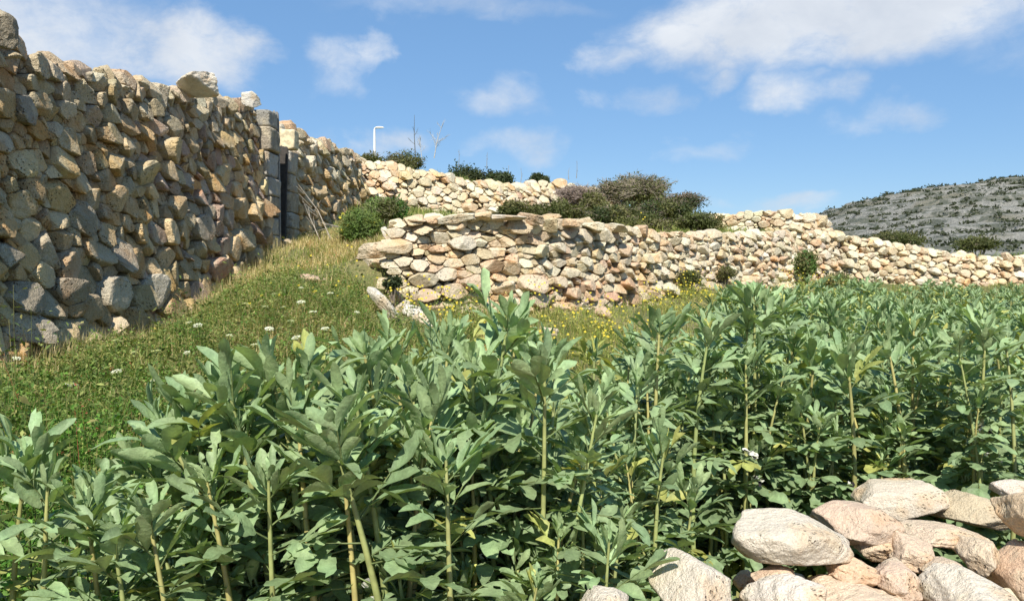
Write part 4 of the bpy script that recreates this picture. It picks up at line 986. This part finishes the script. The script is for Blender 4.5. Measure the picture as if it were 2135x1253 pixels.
# ------------------------------------------------------------------ shrubs and far trees
def shrub(name,label,cat,px,py,w,h,D,pal,leaf,n,seed,group=None,twig=0,lobes=9,twigcol=(.20,.16,.12),density_top=1.,flowers=0,cover=1.,tw=1.):
    """px,py centre and w,h size in photo pixels at depth D"""
    r=np.random.default_rng(seed); c=P(px,py,D); s=D/FPX; rx=w/2*s; rz=h/2*s; ry=max(rx*.75,rz*.8)
    gr=min(gz(c[0],c[1]),c[2]-rz*.7); b=np.array([c[0],c[1],gr-.05]); t=thing(name,label,cat,b,group); cc=c-b
    mt=MB(); mf=MB(); lob=[]
    for k in range(lobes):
        u=unit(r.normal(size=3)); u[2]=abs(u[2])*.9-.2; q=r.uniform(.3,.72); rr0=r.uniform(.28,.5) if lobes<18 else r.uniform(.16,.42); q=q if lobes<18 else r.uniform(.2,.85); lob.append((cc+u*np.array([rx,ry,rz])*q, rr0))
    for (q,rr) in lob:
        m=(q*.5+np.array([0,0,0]))+r.normal(0,.05,3)*rx
        curve_tube(mt,[np.zeros(3),m*np.array([.8,.8,1.]),q],[.03*rx+.008,.02*rx+.005,.008*rx+.002],twigcol,5)
        if twig:
            k=int(twig/lobes); d=unit(r.normal(size=(k,3))+np.array([0,0,.6])); L=rr*np.array([rx,ry,rz])*r.uniform(.7,1.35,(k,1)); p0=q+r.normal(0,.18,(k,3))*rr*np.array([rx,ry,rz]); p1=p0+d*L
            tubes(mt,p0,p1,.006*tw*rx/1.2+.0012,.0025*tw,np.array(twigcol)*1.25,3)
            pm=p0+(p1-p0)*.55; d2=unit(d+r.normal(0,.6,(k,3))); tubes(mt,pm,pm+d2*L*.5,.0035*tw+.001,.002*tw,np.array(twigcol)*1.4,3)
            pm=p0+(p1-p0)*.75; d2=unit(d+r.normal(0,.7,(k,3))); tubes(mt,pm,pm+d2*L*.4,.003*tw+.001,.0015*tw,np.array(twigcol)*1.5,3)
    mt.build('branches',M_wood,t)
    if n:
        per=n//lobes
        for (q,rr) in lob:
            d=unit(r.normal(size=(per,3))); rad=rr*r.uniform(.55,1.12,per)**.6; R3=np.array([rx,ry,rz])
            clump=1+.25*np.sin(d@r.normal(0,4,3)+r.uniform(0,6))+.2*np.sin(d@r.normal(0,7,3))
            p=q+d*(rad*clump)[:,None]*R3; p=p[p[:,2]>0.0]; m=len(p)
            L=leaf*r.uniform(.6,1.4,m); dd=unit(r.normal(size=(m,3))+np.array([0,0,.3])); nn=unit(d[:m]+r.normal(0,.6,(m,3)))
            col=pal[r.integers(len(pal))]*r.uniform(.8,1.2)*r.uniform(.75,1.25,(m,1))
            leaflets(mf,p,dd,nn,L,L*.5,np.full(m,.3),np.zeros(m),col,r,3,prof=[.3,1,.3])
        if flowers:
            m=flowers; d=unit(r.normal(size=(m,3))+np.array([0,-1,.3])); p=cc+d*np.array([rx,ry,rz])*r.uniform(.7,1.0,(m,1)); 
            q=np.repeat(p,6,0); a=np.tile(np.arange(6)*1.047,m); leaflets(mf,q,np.c_[np.cos(a),0*a-.1,np.sin(a)],np.tile([[0,-1.,.2]],(m*6,1)),np.full(m*6,.022),np.full(m*6,.016),np.full(m*6,.1),np.zeros(m*6),np.tile([[.8,.68,.08]],(m*6,1)),r,3,prof=[.4,1,.5])
        mf.build('foliage',M_leaf,t)
    return t
DK=np.array([[.055,.075,.03],[.07,.085,.035],[.045,.06,.028]]); OL=np.array([[.13,.135,.05],[.11,.12,.04],[.15,.145,.06],[.09,.105,.035]]); BR=np.array([[.17,.13,.09],[.14,.115,.08],[.12,.11,.06]])
FN=np.array([[.07,.155,.035],[.10,.18,.04],[.06,.12,.03],[.14,.19,.06]])
shrub('bare_bush','large brownish twiggy bush on the skyline, biggest on the ridge','bush',1312,408,210,124,20,np.r_[BR[:1],OL,OL*.8],.05,10000,701,twig=1500,lobes=22,twigcol=(.20,.17,.12),tw=1.4)
shrub('bare_bush','thin brown bush left of the biggest ridge bush','bush',1205,415,120,70,22,BR,.045,900,702,twig=1500,lobes=9,twigcol=(.24,.19,.16),tw=1.5)
shrub('green_bush','low green bush in front of the ruined wall, leftmost of the hilltop bushes','bush',1080,440,110,54,13.5,OL,.045,5200,703,twig=80)
shrub('green_bush','rounded green bush below the thin brown bush','bush',1165,446,120,60,14,OL,.045,5600,704,twig=80)
shrub('green_bush','green bush under the left side of the biggest brown bush','bush',1275,456,140,74,15,np.r_[OL,DK],.045,7000,705,twig=120)
shrub('green_bush','dense olive bush under the right side of the biggest brown bush','bush',1385,448,140,92,17,np.r_[OL,DK],.05,8000,706,twig=300,lobes=12)
shrub('green_bush','yellow green bush tapering right onto the middle wall','bush',1455,466,130,56,16.0,OL*1.1,.045,6000,707,twig=80)
shrub('bare_bush','dark pointed bush sloping down right of the biggest bush','bush',1425,425,100,66,20.5,np.r_[DK,BR],.05,3400,708,twig=500)
shrub('green_bush','yellow green bush in front of biggest bush, lying on the terrace','bush',1345,470,150,50,14.6,OL*1.12,.045,6000,709,twig=80)
shrub('evergreen_bush','dark evergreen bush on the skyline above the upper rubble wall','bush',975,376,116,76,26,DK,.07,5600,710,twig=60,lobes=16)
shrub('evergreen_bush','dark evergreen bush right beside the larger skyline one','bush',1040,382,90,64,26,DK,.07,4200,711,twig=60,lobes=12)
shrub('evergreen_tree','small dark round tree above the ruined skyline wall','tree',1127,378,50,50,29,DK,.07,3000,712,twig=50,lobes=8)
shrub('olive_bush','olive brown bush on the hilltop below the lamp','bush',840,348,110,74,23,OL*.95,.055,6200,713,twig=200,lobes=16)
shrub('olive_bush','small olive bush left of the hilltop bush below the lamp','bush',775,340,80,48,22,OL,.05,3400,714,twig=60,lobes=12)
shrub('fennel_bush','bright green feathery bush with yellow daisies beside the middle wall','bush',752,482,112,104,10.6,FN*np.array([1.5,1.05,1.1]),.035,6000,715,twig=1300,lobes=14,twigcol=(.12,.17,.05),flowers=5,tw=.5)
shrub('fennel_bush','greyish feathery bush behind the green one at the wall end','bush',800,440,110,70,12.8,np.r_[FN,OL,GD[:1]*.6],.05,4200,716,twig=700,lobes=12,twigcol=(.22,.2,.12),tw=.5)
shrub('green_bush','small dark bush growing at the left foot of the middle wall','bush',818,592,44,40,8.0,DK,.03,1600,717,twig=60,lobes=6)
shrub('green_bush','small dark weed growing out of the face of the middle wall','bush',1340,562,26,60,11.6,OL,.035,900,718,twig=40,lobes=5)
shrub('green_bush','leafy weed at the foot of the middle wall beside reddish stones','bush',1435,582,70,56,12.2,OL,.035,1900,719,twig=60)
shrub('green_bush','leafy weed climbing the middle wall towards its right corner','bush',1510,572,60,50,13.4,OL,.035,1500,723,twig=60)
shrub('fennel_bush','weedy green clump filling the gap at the wall corner','bush',1685,560,60,100,16.2,np.r_[FN,OL],.05,3200,720,twig=200,twigcol=(.2,.2,.08))
shrub('fennel_bush','low yellow green clump right of the weedy gap','bush',1745,590,90,60,17.2,np.r_[OL,G1[:3]],.05,2400,724,twig=150,twigcol=(.25,.24,.1))
shrub('olive_tree','wide olive green tree beyond the low wall, in front of grey hill','tree',1873,505,150,60,58,OL*.85,.16,4200,721,twig=60,lobes=14)
shrub('olive_tree','smaller olive green tree at the right beyond the low wall','tree',2040,514,104,52,52,OL*.9,.15,3200,722,twig=60,lobes=11)
shrub('green_bush','dark weedy bush in the shade at the gateway foot','bush',655,500,70,34,11.6,OL*.8,.035,1300,725,twig=100)

shrub('green_bush','olive scrub rising against the left flank of the biggest brown bush','bush',1235,425,80,70,18.5,OL,.05,3600,730,twig=200)
# dead branches leaning by the gateway, dead saplings and poles on the skyline
def sapling(label,px,py0,py1,D,seed,col,lean=0.,n=9,spread=.5,r0=.02):
    r=np.random.default_rng(seed); b=P(px,py0,D); top=P(px+lean,py1,D); H=top[2]-b[2]; t=thing('dead_sapling',label,'sapling',b,'dead saplings on the skyline'); m=MB(); e=top-b
    m2=e*.5+np.array([r.normal(0,.05)*H,0,0]); curve_tube(m,[np.zeros(3),m2,e],[r0,r0*.6,r0*.3],col,5)
    mt=MB()
    for k in range(n):
        u=r.uniform(.25,.9); q=m2*(u/.5) if u<.5 else m2+(e-m2)*((u-.5)/.5); d=unit(np.array([r.normal(0,1),r.normal(0,1),1.2])); L=H*spread*(1-u*.5)*r.uniform(.4,1); p1=q+d*L
        curve_tube(mt,[q,q+d*L*.5+np.array([0,0,-.03*L]),p1],[r0*.4,r0*.3,r0*.15],col,4)
        for j in range(5):
            v=r.uniform(.3,1); d2=unit(d+r.normal(0,.6,3)+np.array([0,0,.3])); tubes(mt,(q+(p1-q)*v)[None],(q+(p1-q)*v+d2*L*.4)[None],r0*.22,r0*.1,np.array(col),3)
    m.build('trunk',M_wood,t); 
    if n: mt.build('branches',M_wood,t)
    return t
sapling('pale bare sapling with spreading twigs on the skyline, right of the lamp',905,330,252,30,801,(.42,.42,.40),20,11,.55,.022)
sapling('paler low bare sapling left of the spreading one',880,332,285,30,802,(.42,.42,.40),-4,9,.6,.018)
sapling('dark straight bare stem on the skyline between lamp and saplings',866,326,240,30,803,(.12,.13,.13),-2,3,.25,.022)
for i,(px,y0,y1,c) in enumerate([(956,350,312,.25),(1015,352,318,.25),(1085,385,350,.30),(1202,372,335,.25),(1186,375,350,.3),(1060,365,345,.3)]):
    sapling(['thin stem above the left end of the dark evergreens','thin stem above the gap between dark evergreens','pale thin stem left of the small round tree','thin stem left of the biggest brown bush','short thin stem right of the small round tree','short pale stem above the right dark evergreen'][i],px,y0,y1,30,820+i,(c,c,c*.95),1,2,.2,.016)
def sticks():
    r=np.random.default_rng(830)
    for lab,(a,b,D0,D1) in {'long grey dead branch leaning beside the gateway':((622,385),(690,500),11.9,10.9),'second dead branch crossing behind the long grey one':((640,440),(672,512),11.5,10.9),'short dead branch on the ground beside the gateway':((690,470),(745,480),11.2,11.2)}.items():
        p=P(*a,D0);q=P(*b,D1); t=thing('dead_branch',lab,'branch',q); m=MB(); mid=(p+q)/2+r.normal(0,.04,3); curve_tube(m,[q-q,mid-q,p-q],[.009,.007,.004],(.30,.26,.20),5)
        for k in range(5):
            u=r.uniform(.3,.9); s=(p-q)*u; d=unit((p-q)+r.normal(0,.35,3)*np.linalg.norm(p-q)); tubes(m,s[None],(s+d*.3)[None],.003,.002,np.array([.36,.32,.26]),4)
        m.build('bough',M_wood,t)
sticks()

def lamp():
    b=P(781,322,45); top=P(781,268,45); H=top[2]-b[2]; t=thing('street_lamp','white street lamp standing alone on the hilltop','street lamp',b)
    m=MB(); curve_tube(m,[(0,0,-.5),(0,0,H*.5),(0,0,H*.96)],[.085,.07,.055],(.72,.72,.70),8); m.build('pole',M_metal,t)
    m=MB(); curve_tube(m,[(0,0,H*.95),(.02,0,H*1.0),(.14,0,H*1.02)],[.05,.045,.04],(.72,.72,.70),6); m.build('bracket',M_metal,t)
    r=np.random.default_rng(3); m=MB(); d,f=ICO[3]; v=d*np.array([.26,.12,.075]); v[:,2]=np.where(v[:,2]<0,v[:,2]*.5,v[:,2]); m.add(v+np.array([.28,0,H*1.02]),f,(.82,.82,.80)); m.build('lamp_head',M_metal,t)
lamp()

# ------------------------------------------------------------------ distant hill
def hill():
    xs=np.linspace(20,420,300); us=np.linspace(0,1,190); X,U=np.meshgrid(xs,us,indexing='ij')
    def crest(x):
        px=CX+x/225*FPX; pts=np.array([(1300,620),(1560,500),(1660,468),(1720,450),(1780,428),(1850,409),(1930,396),(2010,384),(2127,368),(2400,340),(2800,330),(3600,370),(4300,520)],float)
        return (HZ-np.interp(px,pts[:,0],pts[:,1]))/FPX*225
    Y=75+U*260
    prof=np.where(Y<225, smooth(70,240,Y)**.8, 1-.6*smooth(225,340,Y)); prof/=prof[:,np.argmin(np.abs(us-(225-75)/260))][:,None]
    Z=np.clip(crest(X),-3,60)*np.minimum(prof,1.0)
    r=np.random.default_rng(900); q=np.c_[X.ravel(),Y.ravel(),0*X.ravel()]
    n=bumpy(q*np.array([.05,.05,1]),r,1.,5).reshape(X.shape); n2=bumpy(q*np.array([.22,.3,1]),r,1.,4).reshape(X.shape)
    Z=Z+n*1.1*U**.5+n2*.5*U**.3; st=2.1; fr=(Z/st+.35*n)%1; Z=Z+ (smooth(.55,.8,fr)-fr)*st*.55*smooth(.03,.3,U)
    Z=Z+CAMZ-.3-1.5*(1-smooth(0,.08,U))
    nx,ny=X.shape; i=(np.arange(nx-1)[:,None]*ny+np.arange(ny-1)[None]).ravel(); mb=MB(); mb.add(np.c_[X.ravel(),Y.ravel(),Z.ravel()],np.c_[i,i+ny,i+ny+1,i+1],(.3,.3,.3))
    m,nt,N,L=mat_new('hill_karst'); out=N('ShaderNodeOutputMaterial'); b=N('ShaderNodeBsdfPrincipled'); L(b.outputs[0],out.inputs[0]); b.inputs['Roughness'].default_value=.95
    tc=N('ShaderNodeTexCoord'); mp=N('ShaderNodeMapping'); mp.inputs['Scale'].default_value=(1.0,.6,1.6); mp.inputs['Rotation'].default_value=(0,.16,0); L(tc.outputs['Object'],mp.inputs[0])
    n1=noisen(N,L,mp.outputs[0],.34,7,.68,.6); n2=noisen(N,L,mp.outputs[0],2.2,5,.65); n3=noisen(N,L,tc.outputs['Object'],.06,4,.55)
    rock=mixc(N,L,rampn(N,L,n2,.35,.65),(.33,.32,.275),(.22,.21,.18)); rock=mixc(N,L,rampn(N,L,n3,.5,.65),rock,(.19,.175,.12))
    c=mixc(N,L,rampn(N,L,n1,.47,.57),rock,(.105,.112,.08)); L(c,b.inputs['Base Color']); bp=N('ShaderNodeBump'); bp.inputs['Distance'].default_value=.8; L(n2,bp.inputs['Height']); L(bp.outputs[0],b.inputs['Normal'])
    o=mb.build('hill',m); o['kind']='structure'
    # scrub on the hill: one mass of small bushes
    g=MB(); k=3800; xi=r.integers(20,280,k); ui=r.integers(6,125,k); pos=np.c_[X[xi,ui],Y[xi,ui],Z[xi,ui]]
    ridge=np.argmin(np.abs(us-(225-75)/260)); xr=r.integers(60,200,150); pos=np.r_[pos,np.c_[X[xr,ridge],Y[xr,ridge],Z[xr,ridge]]]; k=len(pos)
    sz=r.uniform(.3,1.3,k)**1.4; sz[-150:]*=r.uniform(.5,1.9,150)
    m_=26; c=np.repeat(pos,m_,0); d=unit(r.normal(size=(k*m_,3))); d[:,2]=np.abs(d[:,2])*.55; p=c+d*np.repeat(sz,m_)[:,None]*r.uniform(.5,1.1,(k*m_,1))*np.array([1.3,1.3,1])
    L_=np.full(len(p),.5)*r.uniform(.5,1.3,len(p)); leaflets(g,p,unit(r.normal(size=(len(p),3))),d+r.normal(0,.4,(len(p),3)),L_,L_*.7,np.full(len(p),.2),np.zeros(len(p)),np.tile([[.055,.065,.035]],(len(p),1))*r.uniform(.7,1.3,(len(p),1)),r,3,prof=[.4,1,.4])
    o=g.build('hill_scrub',M_leaf); tag(o,'low dark scrub dotted over the grey rocky hillside','scrub',kind='stuff')
hill()
for o in scene.objects:
    if o.parent is None and o.get('category') and not o.get('kind'): o['kind']='thing'
